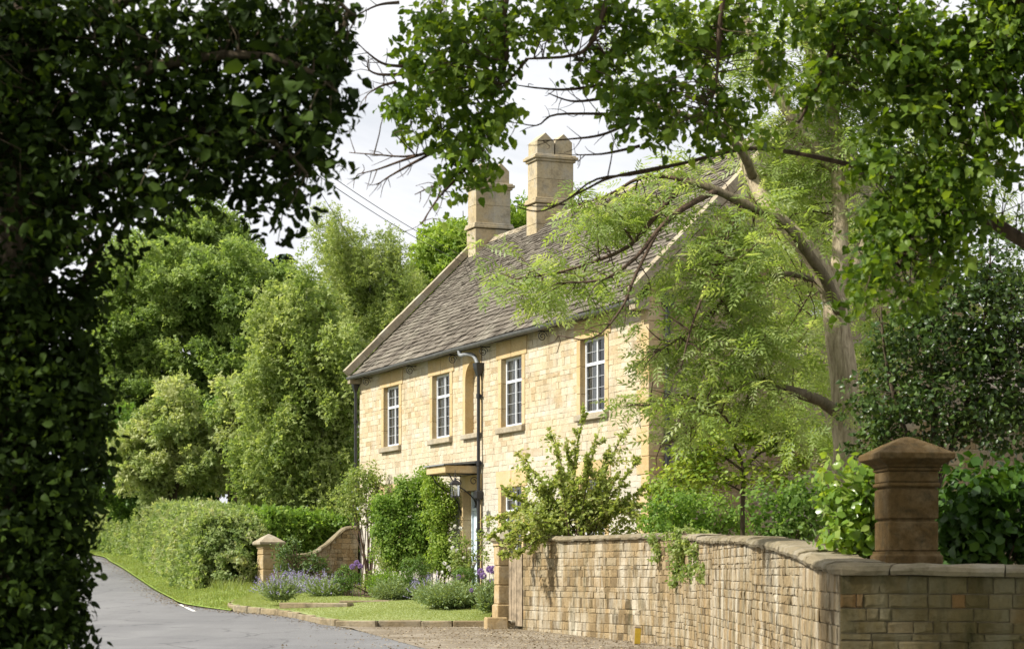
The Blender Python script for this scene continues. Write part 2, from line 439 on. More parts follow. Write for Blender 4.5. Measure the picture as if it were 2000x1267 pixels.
G['ivy'] = foliage('ivy_leaves', [(.008, .016, .003), (.017, .032, .005), (.050, .084, .014)], .34, .6, .07)
G['holly'] = foliage('holly_leaves', [(.028, .058, .012), (.052, .095, .018), (.10, .155, .035)], .3, .36, .4)
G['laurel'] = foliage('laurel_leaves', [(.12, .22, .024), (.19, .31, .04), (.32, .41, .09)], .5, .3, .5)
G['laurelshade'] = foliage('shaded_laurel_leaves', [(.026, .07, .009), (.048, .11, .013), (.085, .165, .025)], .35, .4, .35)  # same laurel leaves, shade of the hedge put into a darker colour
G['shrub'] = foliage('shrub_leaves', [(.17, .225, .048), (.28, .34, .085), (.38, .425, .14), (.40, .37, .15)], .52, .5, .25, (1.32, 1.34, .72))
G['maple'] = foliage('maple_leaves', [(.13, .215, .025), (.22, .315, .042), (.35, .42, .08)], .45)
G['climber'] = foliage('climber_leaves', [(.11, .20, .028), (.175, .285, .045), (.27, .365, .08)], .52, .5, .25, (1.32, 1.34, .72))
G['rose'] = foliage('rose_leaves', [(.15, .22, .055), (.25, .32, .095), (.37, .41, .17)], .52, .5, .25, (1.32, 1.34, .72))
G['lavender'] = foliage('lavender_leaves', [(.15, .225, .085), (.22, .30, .125), (.31, .38, .19)], .35)
G['box'] = foliage('box_leaves', [(.05, .11, .018), (.095, .175, .028), (.16, .25, .05)], .35)
G['grass'] = foliage('grass_blades', [(.17, .235, .06), (.245, .31, .085), (.34, .37, .15)], .42)
G['mauve'] = foliage('mauve_petals', [(.26, .22, .42), (.38, .33, .56), (.52, .47, .68)], .3, tcol=(1, 1, 1))
G['purple'] = foliage('purple_petals', [(.24, .14, .34), (.34, .22, .46), (.48, .35, .58)], .3, tcol=(1, 1, 1))
G['petal'] = foliage('white_petals', [(.75, .74, .68), (.82, .81, .76)], .3, tcol=(1, 1, 1))
G['litter'] = foliage('dry_leaves', [(.12, .085, .045), (.25, .19, .11), (.42, .35, .23)], .2, tcol=(1, 1, 1))
OV = ovate(); OVN = ovate(.20, .05, .14); OVW = ovate(.42, .05, .12); RH = rhomb(); RHN = rhomb(.16); BR = broad(); PIN = pinnate(); SPR = spray(); SPRN = spray(6, .09)

BRC = (BR[0]*np.array([.9, .8, 2.8])+np.array([0, 0, 1])*(-.25*BR[0][:, :1]**2), BR[1]); OVC = (OVW[0]*np.array([1, .9, 2.2])+np.array([0, 0, 1])*(-.3*OVW[0][:, :1]**2), OVW[1])

# ================================================================== HOUSE
def glass2():
    m, N, L = new_mat('clear_window_glass')
    t = N.new('ShaderNodeBsdfTransparent'); t.inputs[0].default_value = (.86, .89, .90, 1)
    g = N.new('ShaderNodeBsdfGlossy'); g.inputs['Roughness'].default_value = .03
    fr = N.new('ShaderNodeFresnel'); fr.inputs[0].default_value = 2.1
    mx = N.new('ShaderNodeMixShader'); o = N.new('ShaderNodeOutputMaterial')
    L.new(fr.outputs[0], mx.inputs[0]); L.new(t.outputs[0], mx.inputs[1]); L.new(g.outputs[0], mx.inputs[2]); L.new(mx.outputs[0], o.inputs[0])
    return m
M['glass'] = glass2()

HX, HY = -3.98, 55.6
HROT = math.atan2(-.9235, .3836)
house = thing('stone_house', 'honey coloured stone house with stone slate roof, tall chimneys and leaded casement windows', 'house', (HX, HY, 0), HROT)
def HW(x, y, z):                    # house coordinates to the world
    return np.array([HX+.3836*x+.9235*y, HY-.9235*x+.3836*y, z])
LEN, DEP, EAVE, RIDGE = 17.07, 7.0, 5.16, 8.86
ex, ey, ez = np.eye(3)
UP = [2.51, 6.04, 10.37, 14.56]; LOW = [2.51, 10.37, 14.56]
hw, HB = .58, -.95
mw = MB(); md = MB(); mc = MB()
sh, oh = [], []
for xc in UP:
    sh += [(xc-hw-.17, xc+hw+.17, 3.03, 4.67), (xc-.86, xc+.86, 4.67, 5.06)]; oh.append((xc-hw, xc+hw, 3.17, 4.67))
for xc in LOW:
    sh += [(xc-hw-.17, xc+hw+.17, .21, 1.86), (xc-.86, xc+.86, 1.86, 2.22)]; oh.append((xc-hw, xc+hw, .35, 1.86))
NX = 8.05
sh.append((NX-.58, NX+.58, 3.03, 5.06)); oh.append((NX-.58, NX+.58, 3.03, 5.06))
DX0, DX1 = 7.5, 8.45
sh.append((DX0-.2, DX1+.2, HB, 2.22)); oh.append((DX0, DX1, HB, 1.86))
sh += [(0, .0001, 0, 1)]
zb = [HB, .21, .35, 1.86, 2.22, 3.03, 3.17, 4.67, 5.06, 5.2]
stones(mw, (0, 0, 0), ex, -ey, zb, LEN-.0, sh, h=(.115, .165), ln=(.14, .42), proud=.007, gap=.004, jit=.004, cham=.005)
ss = sorted({0., LEN, *[q for h in oh for q in h[:2]]}); zz = sorted({HB, 5.25, *[q for h in oh for q in h[2:]]})
wall_core(mc, (0, .004, 0), ex, -ey, ss, zz, oh)
# gables (near one in view), back wall
def gable_core(mb, x):
    mb.add([(x, 0, HB), (x, DEP, HB), (x, DEP, 5.42), (x, DEP/2, RIDGE+.05), (x, 0, 5.42)], [(0, 1, 2, 3, 4)], .5)
gable_core(mc, LEN-.004); gable_core(mc, .004); mc.add([(0, DEP, HB), (LEN, DEP, HB), (LEN, DEP, 5.2), (0, DEP, 5.2)], [(0, 1, 2, 3)], .5)
body = mc.build('wall', M['mortar'], house)
mw.build('facade_stonework', M['facade'], house)
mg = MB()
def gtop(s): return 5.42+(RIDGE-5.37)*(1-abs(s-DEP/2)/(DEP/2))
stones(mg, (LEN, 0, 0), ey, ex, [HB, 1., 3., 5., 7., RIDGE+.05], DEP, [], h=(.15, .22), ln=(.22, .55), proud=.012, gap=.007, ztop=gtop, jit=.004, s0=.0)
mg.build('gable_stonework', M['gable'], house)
# dressed surrounds
def surround(xc, z0, z1):
    b = MB(); z = z0
    hs = [.42, .55, .53]; k = (z1-z0)/sum(hs)
    for sg in (-1, 1):
        z = z0
        for h in hs:
            x = (xc-hw-.17, xc-hw) if sg < 0 else (xc+hw, xc+hw+.17)
            block(b, x[0]+.002, x[1]-.0, -.022, .3, z+.003, z+h*k-.003, .008); z += h*k
    l = .39 if z1 > 3 else .36
    block(b, xc-.855, xc-.011, -.026, .3, z1, z1+l-.005, .008); block(b, xc+.011, xc+.855, -.026, .3, z1, z1+l-.005, .008)
    b.build('window_surround', M['dressed'], house)
    s = MB(); block(s, xc-hw-.16, xc+hw+.16, -.10, .3, z0-.14, z0-.004, .015)
    s.build('window_sill', M['coping'], house)
for xc in UP: surround(xc, 3.17, 4.67)
for xc in LOW: surround(xc, .35, 1.86)
# arched niche
b = MB(); r = .42; zi = 4.36; na = 18
arc = [(NX-r, 3.15)]+[(NX-r*cos(a), zi+r*sin(a)) for a in np.linspace(0, pi, na)]+[(NX+r, 3.15)]
outr = [(NX-.58, 3.15)]
for x, z in arc[1:-1]:
    dx, dz = x-NX, max(z-zi, 0.0001)
    sx = .58/max(abs(dx), 1e-6); sz = .70/dz; k = min(sx, sz); outr.append((NX+dx*k, zi+dz*k if z > zi+.001 else zi))
outr.append((NX+.58, 3.15))
for i in range(len(arc)-1):
    (a0, a1), (b0, b1), (c0, c1), (d0, d1) = arc[i], arc[i+1], outr[i+1], outr[i]
    tn = float(np.clip(.55+.12*rng.standard_normal(), 0, 1))
    b.add([(a0, -.02, a1), (b0, -.02, b1), (c0, -.02, c1), (d0, -.02, d1)], [(0, 1, 2, 3)], tn)
    b.add([(a0, -.02, a1), (b0, -.02, b1), (b0, .2, b1), (a0, .2, a1)], [(0, 3, 2, 1)], tn)
# the two upper corners of the plate
for sg in (-1, 1):
    b.add([(NX+sg*.58, -.0195, zi), (NX+sg*.58, -.0195, zi+.7), (NX+sg*.3, -.0195, zi+.7), (NX+sg*.45, -.0195, zi+.35)], [(0, 1, 2, 3) if sg < 0 else (3, 2, 1, 0)], .5)
b.build('niche_surround', M['dressed'], house)
b = MB(); stones(b, (0, .2, 0), ex, -ey, [3.0, 4.9], NX+.5, [], s0=NX-.5, h=(.13, .2), ln=(.2, .4), proud=.012, gap=.007)
b.add([(NX-.55, .2, 3), (NX+.55, .2, 3), (NX+.55, .2, 4.95), (NX-.55, .2, 4.95)], [(0, 1, 2, 3)], .5); b.build('niche_back', M['facade'], house)
b = MB(); block(b, NX-.56, NX+.56, -.1, .24, 3.035, 3.15, .015); b.build('window_sill', M['coping'], house)
# corner quoins
b = MB(); z = HB; k = 0
while z < 5.15:
    h = min(rng.uniform(.28, .36), 5.2-z); a = .5 if k % 2 else .3; c = .3 if k % 2 else .45
    block(b, LEN-a, LEN+.022, -.022, c, z+.003, z+h-.003, .01); z += h; k += 1
b.build('quoin', M['dressed'], house)

# windows: frame > pane, curtain
def window(z0, z1):
    f = MB(); y0, y1 = .10, .15; h = z1-z0
    f.bx(-hw, -hw+.055, y0, y1, 0, h); f.bx(hw-.055, hw, y0, y1, 0, h); f.bx(-hw+.055, hw-.055, y0, y1, 0, .06); f.bx(-hw+.055, hw-.055, y0, y1, h-.05, h)
    tz = h*.66
    f.bx(-hw+.055, hw-.055, y0-.012, y1, tz-.03, tz+.03); f.bx(-.022, .022, y0-.006, y1, .06, tz-.03); f.bx(-.022, .022, y0-.006, y1, tz+.03, h-.05)
    gb = MB()
    for sg in (-1, 1):
        cx = sg*(hw-.055+.03)/2
        gb.bx(cx-.006, cx+.006, y0+.022, y1-.014, .06, tz-.03); gb.bx(cx-.006, cx+.006, y0+.022, y1-.014, tz+.03, h-.05)
        a, c = (-hw+.055, -.03) if sg < 0 else (.03, hw-.055)
        for k in (1, 2, 3):
            z = .06+(tz-.09)*k/4; gb.bx(a, c, y0+.014, y1-.012, z-.005, z+.005)
        z = tz+.03+(h-.08-tz)*.5; gb.bx(a, c, y0+.014, y1-.012, z-.005, z+.005)
    w = f.build('window', M['frame'], house); gb.build('glazing', M['barpaint'], w)
    p = MB(); p.add([(-hw+.05, .128, .05), (hw-.05, .128, .05), (hw-.05, .128, h-.04), (-hw+.05, .128, h-.04)], [(0, 1, 2, 3)]); p.build('pane', M['glass'], w)
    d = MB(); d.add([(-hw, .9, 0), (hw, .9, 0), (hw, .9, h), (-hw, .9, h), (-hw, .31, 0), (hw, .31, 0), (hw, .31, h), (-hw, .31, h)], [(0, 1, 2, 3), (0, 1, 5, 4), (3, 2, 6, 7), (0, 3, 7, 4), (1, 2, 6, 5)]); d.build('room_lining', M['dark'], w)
    for sg in (-1, 1):
        c = MB(); n = 14; xs = np.linspace(.05 if sg < 0 else .17, hw, n)*sg
        P = np.array([[(x, .175+.02*sin(i*2.1), z) for z in (0.02, h-.03)] for i, x in enumerate(xs)]); c.grid(P); c.build('curtain', M['curtain'], w)
    return w
w0 = window(3.17, 4.67)
for i, xc in enumerate(UP):
    w = w0 if i == 0 else copy_tree(w0, house); w.location = (xc, 0, 3.17)
for xc in LOW:
    w = copy_tree(w0, house); w.location = (xc, 0, .355)

# roof slates
def roof_parts():
    b = MB(); y0, z0 = -.24, 5.12; y1, z1 = DEP/2, RIDGE
    sag = lambda x, q: .055*q*sin(pi*x/LEN)-.014*sin(x*1.27+q*3)*(.3+q)-.008*sin(x*3.1+q*9)
    sl = np.array([0, y1-y0, z1-z0]); SL = np.linalg.norm(sl); sd = sl/SL; nn = np.array([0, -sd[2], sd[1]])
    d = 0.; ex_ = .215; row = 0
    while d < SL-.03:
        x = .12-rng.uniform(0, .2); wmul = 1-.35*d/SL
        while x < LEN-.12:
            w = rng.uniform(.17, .40)*wmul; a = max(x, .1); c = min(x+w, LEN-.1)
            if c-a > .05:
                g = .006; lift = rng.uniform(.032, .055); l = ex_+.1; dd = d+rng.normal(0, .012); sk = rng.normal(0, .006)
                o = np.array([0, y0, z0-sag((a+c)/2, d/SL)])+sd*dd; th = rng.uniform(.018, .032)
                p = [o+ex*(a+g), o+ex*(c-g)+sd*sk, o+ex*(c-g)+sd*l, o+ex*(a+g)+sd*l]
                top = [p[0]+nn*lift, p[1]+nn*(lift+rng.normal(0, .004)), p[2]+nn*.004, p[3]+nn*.004]
                bot = [q-nn*th for q in top]
                b.add(top+bot, [(0, 1, 2, 3), (4, 5, 1, 0), (5, 6, 2, 1), (7, 4, 0, 3)], float(np.clip(rng.normal(.5, .26), 0, 1)))
            x += w
        d += ex_; ex_ = max(.11, ex_*.968); row += 1
    b.add([(0.1, y0+.02, z0-.10), (LEN-.1, y0+.02, z0-.10), (LEN-.1, y1, z1-.11), (.1, y1, z1-.11)], [(0, 1, 2, 3)], .2)
    b.add([(0.1, DEP+.24, z0), (LEN-.1, DEP+.24, z0), (LEN-.1, y1, z1), (.1, y1, z1)], [(3, 2, 1, 0)], .4)
    return b.build('roof', M['slate'], house)
roof = roof_parts()
b = MB(); x = .3
while x < LEN-.3:
    l = rng.uniform(.42, .6); hz = RIDGE+.05+rng.normal(0, .010)-.055*sin(pi*x/LEN)+.014*sin(x*1.27+3)
    for sg in (-1, 1):
        b.add([(x, DEP/2, hz), (x+l-.01, DEP/2, hz), (x+l-.01, DEP/2+sg*.17, hz-.17), (x, DEP/2+sg*.17, hz-.17)], [(0, 1, 2, 3) if sg < 0 else (3, 2, 1, 0)], rng.random())
    x += l
b.build('ridge_stone', M['coping'], roof)
def raking_coping(x0, x1):
    b = MB()
    for sg in (0, 1):
        A = np.array([0, -.32, 5.12]); B = np.array([0, DEP/2, RIDGE+.06])
        if sg: A[1] = DEP+.32
        L_ = np.linalg.norm(B-A); d = (B-A)/L_; n_ = np.array([0, -d[2], d[1]])*(1 if not sg else -1); s = 0
        while s < L_-.02:
            e = min(s+rng.uniform(.6, .85), L_)
            b.box(A+d*(s+e)/2+n_*.11+ex*(x0+x1)/2, ex*(x1-x0)/2, d*((e-s)/2-.004), n_*(.085+rng.normal(0, .004)), rng.random()); s = e
        yk = -.02 if not sg else DEP+.02
        b.bx(x0+.01, x1-.01, min(yk, yk+(-.30 if not sg else .30)), max(yk, yk+(-.30 if not sg else .30)), 4.93, 5.15, .5)
    return b.build('gable_coping', M['coping'], house)
raking_coping(-.06, .16); raking_coping(LEN-.20, LEN+.07)

def chimney(x0, x1, name='chimney'):
    b = MB(); y0, y1 = 2.98, 4.02
    def course(g, z0, z1, split=True):
        ys = [y0-g, y0-g+(y1-y0+2*g)*rng.uniform(.35, .65), y1+g] if split else [y0-g, y1+g]
        for a, c in zip(ys[:-1], ys[1:]): block(b, x0-g, x1+g, a, c, z0, z1, .008)
    z = 7.6
    for h in (.5, .5, .5): course(0, z, z+h-.004); z += h
    course(.05, 9.12, 9.19, False); course(.03, 9.19, 9.25, False)
    course(-.025, 9.25, 9.72); course(-.025, 9.724, 10.16)
    course(.02, 10.16, 10.22, False); course(.07, 10.22, 10.29, False); course(.03, 10.29, 10.33, False)
    o = b.build(name, M['chimney'], house)
    for k in range(2):
        c = MB(); a = y0+.04+k*.49; e = a+.45; mid = (a+e)/2
        xa, xb = x0+.03, x1-.03
        c.add([(xa, a, 10.33), (xb, a, 10.33), (xb, e, 10.33), (xa, e, 10.33), (xa, a, 10.66), (xb, a, 10.66), (xb, e, 10.66), (xa, e, 10.66), (xa, mid, 10.86), (xb, mid, 10.86)],
              [(0, 1, 5, 4), (2, 3, 7, 6), (1, 2, 6, 9, 5), (3, 0, 4, 8, 7), (4, 5, 9, 8), (6, 7, 8, 9)], .6); c.build('chimney_cap', M['chimney'], o)
    return o
chimney(.05, .68); chimney(4.14, 4.76)
# gutters and pipes
b = MB(); xs = np.linspace(-.05, LEN+.06, 30); th = np.linspace(pi*.98, 2*pi*1.01, 8)
P = np.array([[(x, -.29+.075*cos(a), 5.09+.012*sin(x*1.9)*.5+.075*sin(a)) for a in th] for x in xs]); b.grid(P)
P2 = P.copy(); P2[..., 1] = -.29+(P[..., 1]+.29)*.86; P2[..., 2] += .006; b.grid(P2[::-1])
b.build('gutter', M['gutter'], house, True)
def pipe(x, y, ztop, zbot, neck=None):
    b = MB()
    b.tube([(x, y, ztop), (x, y, zbot)], .037, 10)
    for z in np.arange(zbot+.4, ztop, 1.5): b.tube([(x, y, z-.05), (x, y, z+.05)], .052, 10); b.bx(x-.1, x+.1, y+.03, y+.045, z-.03, z+.03)
    p = b.build('downpipe', M['iron'], house, False)
    h = MB(); v = []
    for z, r_ in ((ztop-.22, .045), (ztop-.05, .10), (ztop+.07, .12), (ztop+.07, .095), (ztop-.02, .085)):
        v += [(x-r_, y-r_*.8, z), (x+r_, y-r_*.8, z), (x+r_, y+min(r_*.8, .09), z), (x-r_, y+min(r_*.8, .09), z)]
    fc = [(q*4+i, q*4+(i+1) % 4, q*4+4+(i+1) % 4, q*4+4+i) for q in range(4) for i in range(4)]+[(16, 17, 18, 19)]
    h.add(v, fc); h.build('hopper', M['iron'], p)
    if neck is not None:
        n_ = MB(); n_.tube(smooth_path(neck, 16), .045, 8); n_.build('swan_neck', M['lead'], p, True)
pipe(8.66, -.10, 4.62, HB, [(7.95, -.29, 5.05), (8.0, -.28, 4.92), (8.2, -.2, 4.93), (8.45, -.12, 4.86), (8.66, -.10, 4.6)])
pipe(-.06, -.10, 4.95, HB, [(-.03, -.29, 5.05), (-.05, -.22, 5.0), (-.06, -.1, 4.9)])
pg = MB()
pg.tube([(LEN+.10, .34, 5.25), (LEN+.10, .34, HB)], .055, 10)
for z in np.arange(.2, 5.2, 1.5): pg.tube([(LEN+.1, .34, z-.05), (LEN+.1, .34, z+.05)], .07, 10)
pg.bx(LEN+.03, LEN+.18, .24, .44, 5.0, 5.22); pg.build('downpipe', M['iron'], house)
b = MB(); block(b, 8.57, 8.75, -.20, -.0, 1.64, 1.84, .03); b.build('pipe_hopper', M['iron'], house)
# scroll brackets under the gutter
for x in (1.0, 4.3, 7.2, 9.1, 12.4, LEN-.25):
    b = MB(); a = np.linspace(0, 3.6*pi, 30); rr = .11*(1-a/(3.6*pi)*.8)
    b.tube([(x, -.16+q*cos(t), 4.9+q*sin(t)) for q, t in zip(rr, a)], .010, 5); b.bx(x-.012, x+.012, -.26, -.0, 5.0, 5.02); b.build('scroll_bracket', M['iron'], house)
# door and its hood
b = MB()
for x in ((DX0-.2, DX0), (DX1, DX1+.2)):
    z = HB
    for h in (.75, .7, .7, .66): block(b, x[0]+.002, x[1]-.002, -.03, .32, z+.003, z+h-.003, .01); z += h
block(b, DX0-.2, (DX0+DX1)/2-.003, -.03, .32, 1.87, 2.215, .01); block(b, (DX0+DX1)/2+.003, DX1+.2, -.03, .32, 1.87, 2.215, .01)
b.build('door_surround', M['dressed'], house)
b = MB(); dw = DX1-DX0
b.bx(DX0, DX0+.06, .18, .26, HB, 1.86); b.bx(DX1-.06, DX1, .18, .26, HB, 1.86); b.bx(DX0+.06, DX1-.06, .18, .26, 1.8, 1.86); b.bx(DX0+.06, DX1-.06, .18, .26, 1.42, 1.48)
b.bx(DX0+.06, DX1-.06, .22, .27, -.55, 1.42)
for k in range(2):
    xa = DX0+.13+k*(dw-.2)/2; xb = xa+(dw-.2)/2-.08
    for z0_, z1_ in ((-.4, .25), (.4, 1.3)): b.bx(xa, xb, .205, .222, z0_, z1_)
door = b.build('door', M['bluepaint'], house)
b = MB(); b.add([(DX0+.06, .24, 1.48), (DX1-.06, .24, 1.48), (DX1-.06, .24, 1.8), (DX0+.06, .24, 1.8)], [(0, 1, 2, 3)]); b.build('pane', M['glass'], door)
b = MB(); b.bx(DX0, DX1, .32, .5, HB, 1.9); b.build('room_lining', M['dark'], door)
b = MB(); b.tube([(DX1-.16, .16, .35), (DX1-.16, .2, .35)], [.03, .012], 8); b.build('handle', M['iron'], door)
b = MB(); block(b, 7.35, 8.55, -.86, -.03, 2.23, 2.40, .012, .6); hood = b.build('door_hood', M['dressed'], house)
b = MB(); b.add([(7.30, -.91, 2.403), (8.60, -.91, 2.403), (8.60, -.02, 2.46), (7.30, -.02, 2.46), (7.30, -.91, 2.43), (8.60, -.91, 2.43), (8.60, -.02, 2.52), (7.30, -.02, 2.52)], BOXQ if False else [(0, 3, 2, 1), (4, 5, 6, 7), (0, 1, 5, 4), (1, 2, 6, 5), (2, 3, 7, 6), (3, 0, 4, 7)])
b.build('hood_cover', M['lead'], hood)
for x in (7.42, 8.48):
    b = MB(); b.tube(smooth_path([(x, -.75, 2.22), (x, -.6, 2.0), (x, -.32, 1.82), (x, -.12, 1.62), (x, -.03, 1.3)], 14), .016, 6); b.tube([(x, -.8, 2.215), (x, -.04, 2.215)], .014, 6)
    a = np.linspace(0, 2.6*pi, 22); b.tube([(x, -.14+.10*(1-t/12)*cos(t), 2.06+.10*(1-t/12)*sin(t)) for t in a], .010, 5); b.build('hood_bracket', M['iron'], house)
# lower rear wing behind the gable
b = MB(); stones(b, (LEN-2.2, DEP, 0), ey, ex, [HB, 1, 3.2], 6., [], h=(.16, .22), ln=(.25, .55), proud=.012)
b.add([(LEN-2.2-.004, DEP, HB), (LEN-2.2-.004, DEP+6, HB), (LEN-2.2-.004, DEP+6, 3.2), (LEN-2.2-.004, DEP, 3.2)], [(0, 1, 2, 3)], .4)
b.add([(LEN-6, DEP+6, HB), (LEN-2.2, DEP+6, HB), (LEN-2.2, DEP+6, 3.2), (LEN-6, DEP+6, 3.2)], [(0, 1, 2, 3)], .4)
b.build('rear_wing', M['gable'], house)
b = MB(); b.add([(LEN-2.0, DEP, 3.15), (LEN-2.0, DEP+6.2, 3.15), (LEN-4.6, DEP+6.2, 5.3), (LEN-4.6, DEP, 5.3), (LEN-7.2, DEP+6.2, 3.15), (LEN-7.2, DEP, 3.15)], [(0, 1, 2, 3), (3, 2, 4, 5)], .5); b.build('wing_roof', M['slate'], house)

# alarm box on the gable, lantern under the hood
ab = thing('alarm_box', 'small white alarm box fixed on the shaded gable behind the ash trunk', 'alarm box', HW(LEN+.016, 3.61, 4.95), HROT)
b = MB(); block(b, 0, .09, -.14, .14, 0, .32, .015, .5); b.build('casing', M['white'], ab)
b = MB()
for z, a in ((.09, .08), (.15, .1), (.21, .07)): b.bx(.09, .0915, -a, a, z-.012, z+.012)
b.build('lettering', M['lead'], ab)
lp = W(889, 970, 47.0)
lan = thing('hanging_lantern', 'black iron lantern hanging beside the front door under its stone hood', 'lantern', lp, .3)
b = MB()
for sx in (-.09, .09):
    for sy in (-.09, .09): b.tube([(sx*.85, sy*.85, .02), (sx, sy, .27)], .009, 5)
b.bx(-.085, .085, -.085, .085, 0, .022); b.bx(-.10, .10, -.10, .10, .265, .285)
v = [(-.12, -.12, .286), (.12, -.12, .286), (.12, .12, .286), (-.12, .12, .286), (-.04, -.04, .37), (.04, -.04, .37), (.04, .04, .37), (-.04, .04, .37)]
b.add(v, [(0, 1, 5, 4), (1, 2, 6, 5), (2, 3, 7, 6), (3, 0, 4, 7), (4, 5, 6, 7), (3, 2, 1, 0)])
b.tube([(0, 0, .37), (0, 0, .42)], [.035, .02], 8); b.tube([(0, 0, -.06), (0, 0, 0)], [.008, .03], 6)
b.build('frame', M['iron'], lan)
b = MB(); b.tube([(0, 0, .42), (0, 0, .60)], .008, 5); a = np.linspace(0, 2*pi, 12); b.tube([(.035*cos(t), 0, .45+.035*sin(t)) for t in a], .007, 5); b.build('hook', M['iron'], lan)
b = MB(); b.bx(-.075, .075, -.075, .075, .024, .262); b.build('glass', M['glass'], lan)
b = MB(); b.tube([(0, 0, .025), (0, 0, .17)], [.022, .02], 8); b.build('candle', M['white'], lan)

# ================================================================== GROUND
def sheet(name, edgeA, edgeB, zoff, mat, nu=30, nv=8, kind='structure', zfun=None):
    a = smooth_path(np.column_stack([np.array(edgeA, float), np.zeros(len(edgeA))]), nu)[:, :2]
    c = smooth_path(np.column_stack([np.array(edgeB, float), np.zeros(len(edgeB))]), nu)[:, :2]
    t = np.linspace(0, 1, nv)[None, :, None]; P = a[:, None]*(1-t)+c[:, None]*t
    z = (zg(P[..., 1]) if zfun is None else zfun(P[..., 0], P[..., 1], t[..., 0]+0*P[..., 0]))+zoff
    b = MB(); b.grid(np.concatenate([P, z[..., None]], -1)); o = b.build(name, mat, smooth=True); tag(o, kind=kind); return o

def ground_mat(name, stops, scale, fine, bstr, rough=.95, extra=None):
    m, N, L = new_mat(name); tc = N.new('ShaderNodeTexCoord').outputs['Object']
    n = noise(N, L, tc, scale, 6, .6); f = noise(N, L, tc, fine, 4, .7)
    col = ramp_out(N, L, n.outputs[0], stops)
    col = mixc(N, L, .8, col, ramp_out(N, L, f.outputs[0], [(.3, (.62, .6, .57)), (.5, (1, 1, 1)), (.72, (1.3, 1.3, 1.3))]), 'MULTIPLY')
    if extra: col = extra(N, L, tc, col)
    finish(N, L, col, rough, .25, bump(N, L, f.outputs[0], bstr, .02)); return m
def road_extra(N, L, tc, col):
    mp = N.new('ShaderNodeMapping'); mp.inputs['Scale'].default_value = (1.4, .10, 1); mp.inputs['Rotation'].default_value = (0, 0, .25); L.new(tc, mp.inputs[0])
    n = noise(N, L, mp.outputs[0], 1.1, 4, .5)
    col = mixc(N, L, mapr(N, L, n.outputs[0], .45, .66, 0, .35), col, (.215, .214, .213))
    v = N.new('ShaderNodeTexVoronoi'); v.feature = 'DISTANCE_TO_EDGE'; v.inputs['Scale'].default_value = .33
    n2 = noise(N, L, tc, .8, 4, .6); add = N.new('ShaderNodeVectorMath'); add.operation = 'ADD'; L.new(tc, add.inputs[0]); L.new(n2.outputs[1], add.inputs[1]); L.new(add.outputs[0], v.inputs['Vector'])
    n3 = noise(N, L, tc, .28, 2, .4); col = mixc(N, L, mapr(N, L, n3.outputs[0], .54, .565, 0, .3), col, (.12, .12, .124))
    n4 = noise(N, L, tc, 140, 2, .6); col = mixc(N, L, mapr(N, L, n4.outputs[0], .60, .72, 0, .5), col, (.30, .295, .28))
    return mixc(N, L, mapr(N, L, v.outputs[0], .003, .012, .55, 0), col, (.06, .06, .06))
M['road'] = ground_mat('asphalt', [(.3, (.150, .149, .150)), (.55, (.176, .175, .175)), (.75, (.205, .204, .20))], .5, 45, .8, .9, road_extra)
M['dirt'] = ground_mat('leafy_dirt', [(.3, (.15, .12, .08)), (.5, (.21, .175, .125)), (.66, (.29, .25, .19))], 1.1, 70, .6)
M['terrain'] = ground_mat('rough_grass', [(.3, (.05, .075, .02)), (.55, (.075, .10, .03)), (.75, (.10, .12, .045))], .3, 9, .8)
M['lawn'] = ground_mat('mown_lawn', [(.3, (.20, .245, .085)), (.5, (.245, .285, .105)), (.72, (.30, .325, .14))], .8, 28, .8)
M['verge'] = ground_mat('verge_grass', [(.3, (.15, .22, .035)), (.5, (.19, .26, .045)), (.72, (.23, .28, .07))], .7, 16, .9)
M['line'] = plain('white_line_paint', (.62, .62, .60), .8, .2, .25, 20)

b = MB(); xs = np.concatenate([np.linspace(-600, -40, 9), np.linspace(-34, 34, 18), np.linspace(40, 600, 9)]); ys = np.concatenate([np.linspace(-60, 100, 60), np.linspace(108, 1200, 14)])
X, Y_ = np.meshgrid(xs, ys, indexing='ij'); b.grid(np.stack([X, Y_, zg(Y_)-.05], -1)); tag(b.build('ground', M['terrain'], smooth=True), kind='structure')
def rg(px, py):                       # the point of the lane seen at a pixel
    ys = np.linspace(8, 130, 4000); k = np.argmin(np.abs(1118-zg(ys)/ys*F-py)); return ((px-1000)/F*ys[k], ys[k])
redge = [(3.2, 4), (3.0, 14), (.8, 24), (-1.33, 32.5), (-2.9, 38.9), (-4.7, 44.2), (-6.15, 46.6), rg(360, 1181), rg(330, 1168), rg(300, 1152), rg(270, 1132), rg(240, 1112), rg(215, 1098), rg(190, 1086), (-20.6, 93.5), (-27, 99), (-46, 112)]
ledge = [(-5.0, 4), (-5.2, 14), (-7.5, 24), (-9.5, 32.5), (-10.6, 38.9), (-11.6, 44), (-12.6, 47.5), (-13.6, 52.5), (-15.4, 60.5), (-18.5, 72), (-23, 83), (-38, 103), (-56, 114)]
sheet('road', redge, ledge, .006, M['road'], 90, 12)
sheet('dirt_verge', [(2.6, 13), (2.9, 20), (2.95, 29), (2.42, 33.6), (.2, 38.9), (-.5, 40.2), (-3.2, 40.35)], [(1.9, 13), (1.6, 20), (-.5, 29), (-1.6, 33.6), (-2.75, 38.4), (-3.0, 39.6), (-3.35, 40.3)], .011, M['dirt'], 50, 8)
vout = [(-6.2, 46.75), rg(362, 1180), rg(332, 1167), rg(302, 1151), rg(272, 1131), rg(242, 1111), rg(217, 1097), rg(192, 1085), (-20.2, 93.6), (-26.6, 99.4)]
vin = [(-6.2, 54.2), (-7.4, 56.4), (-8.6, 60), (-9.6, 64.5), (-11.0, 70.5), (-12.6, 78), (-14.2, 84.5), (-16.4, 90.5), (-19.5, 96.5), (-25, 102.5)]
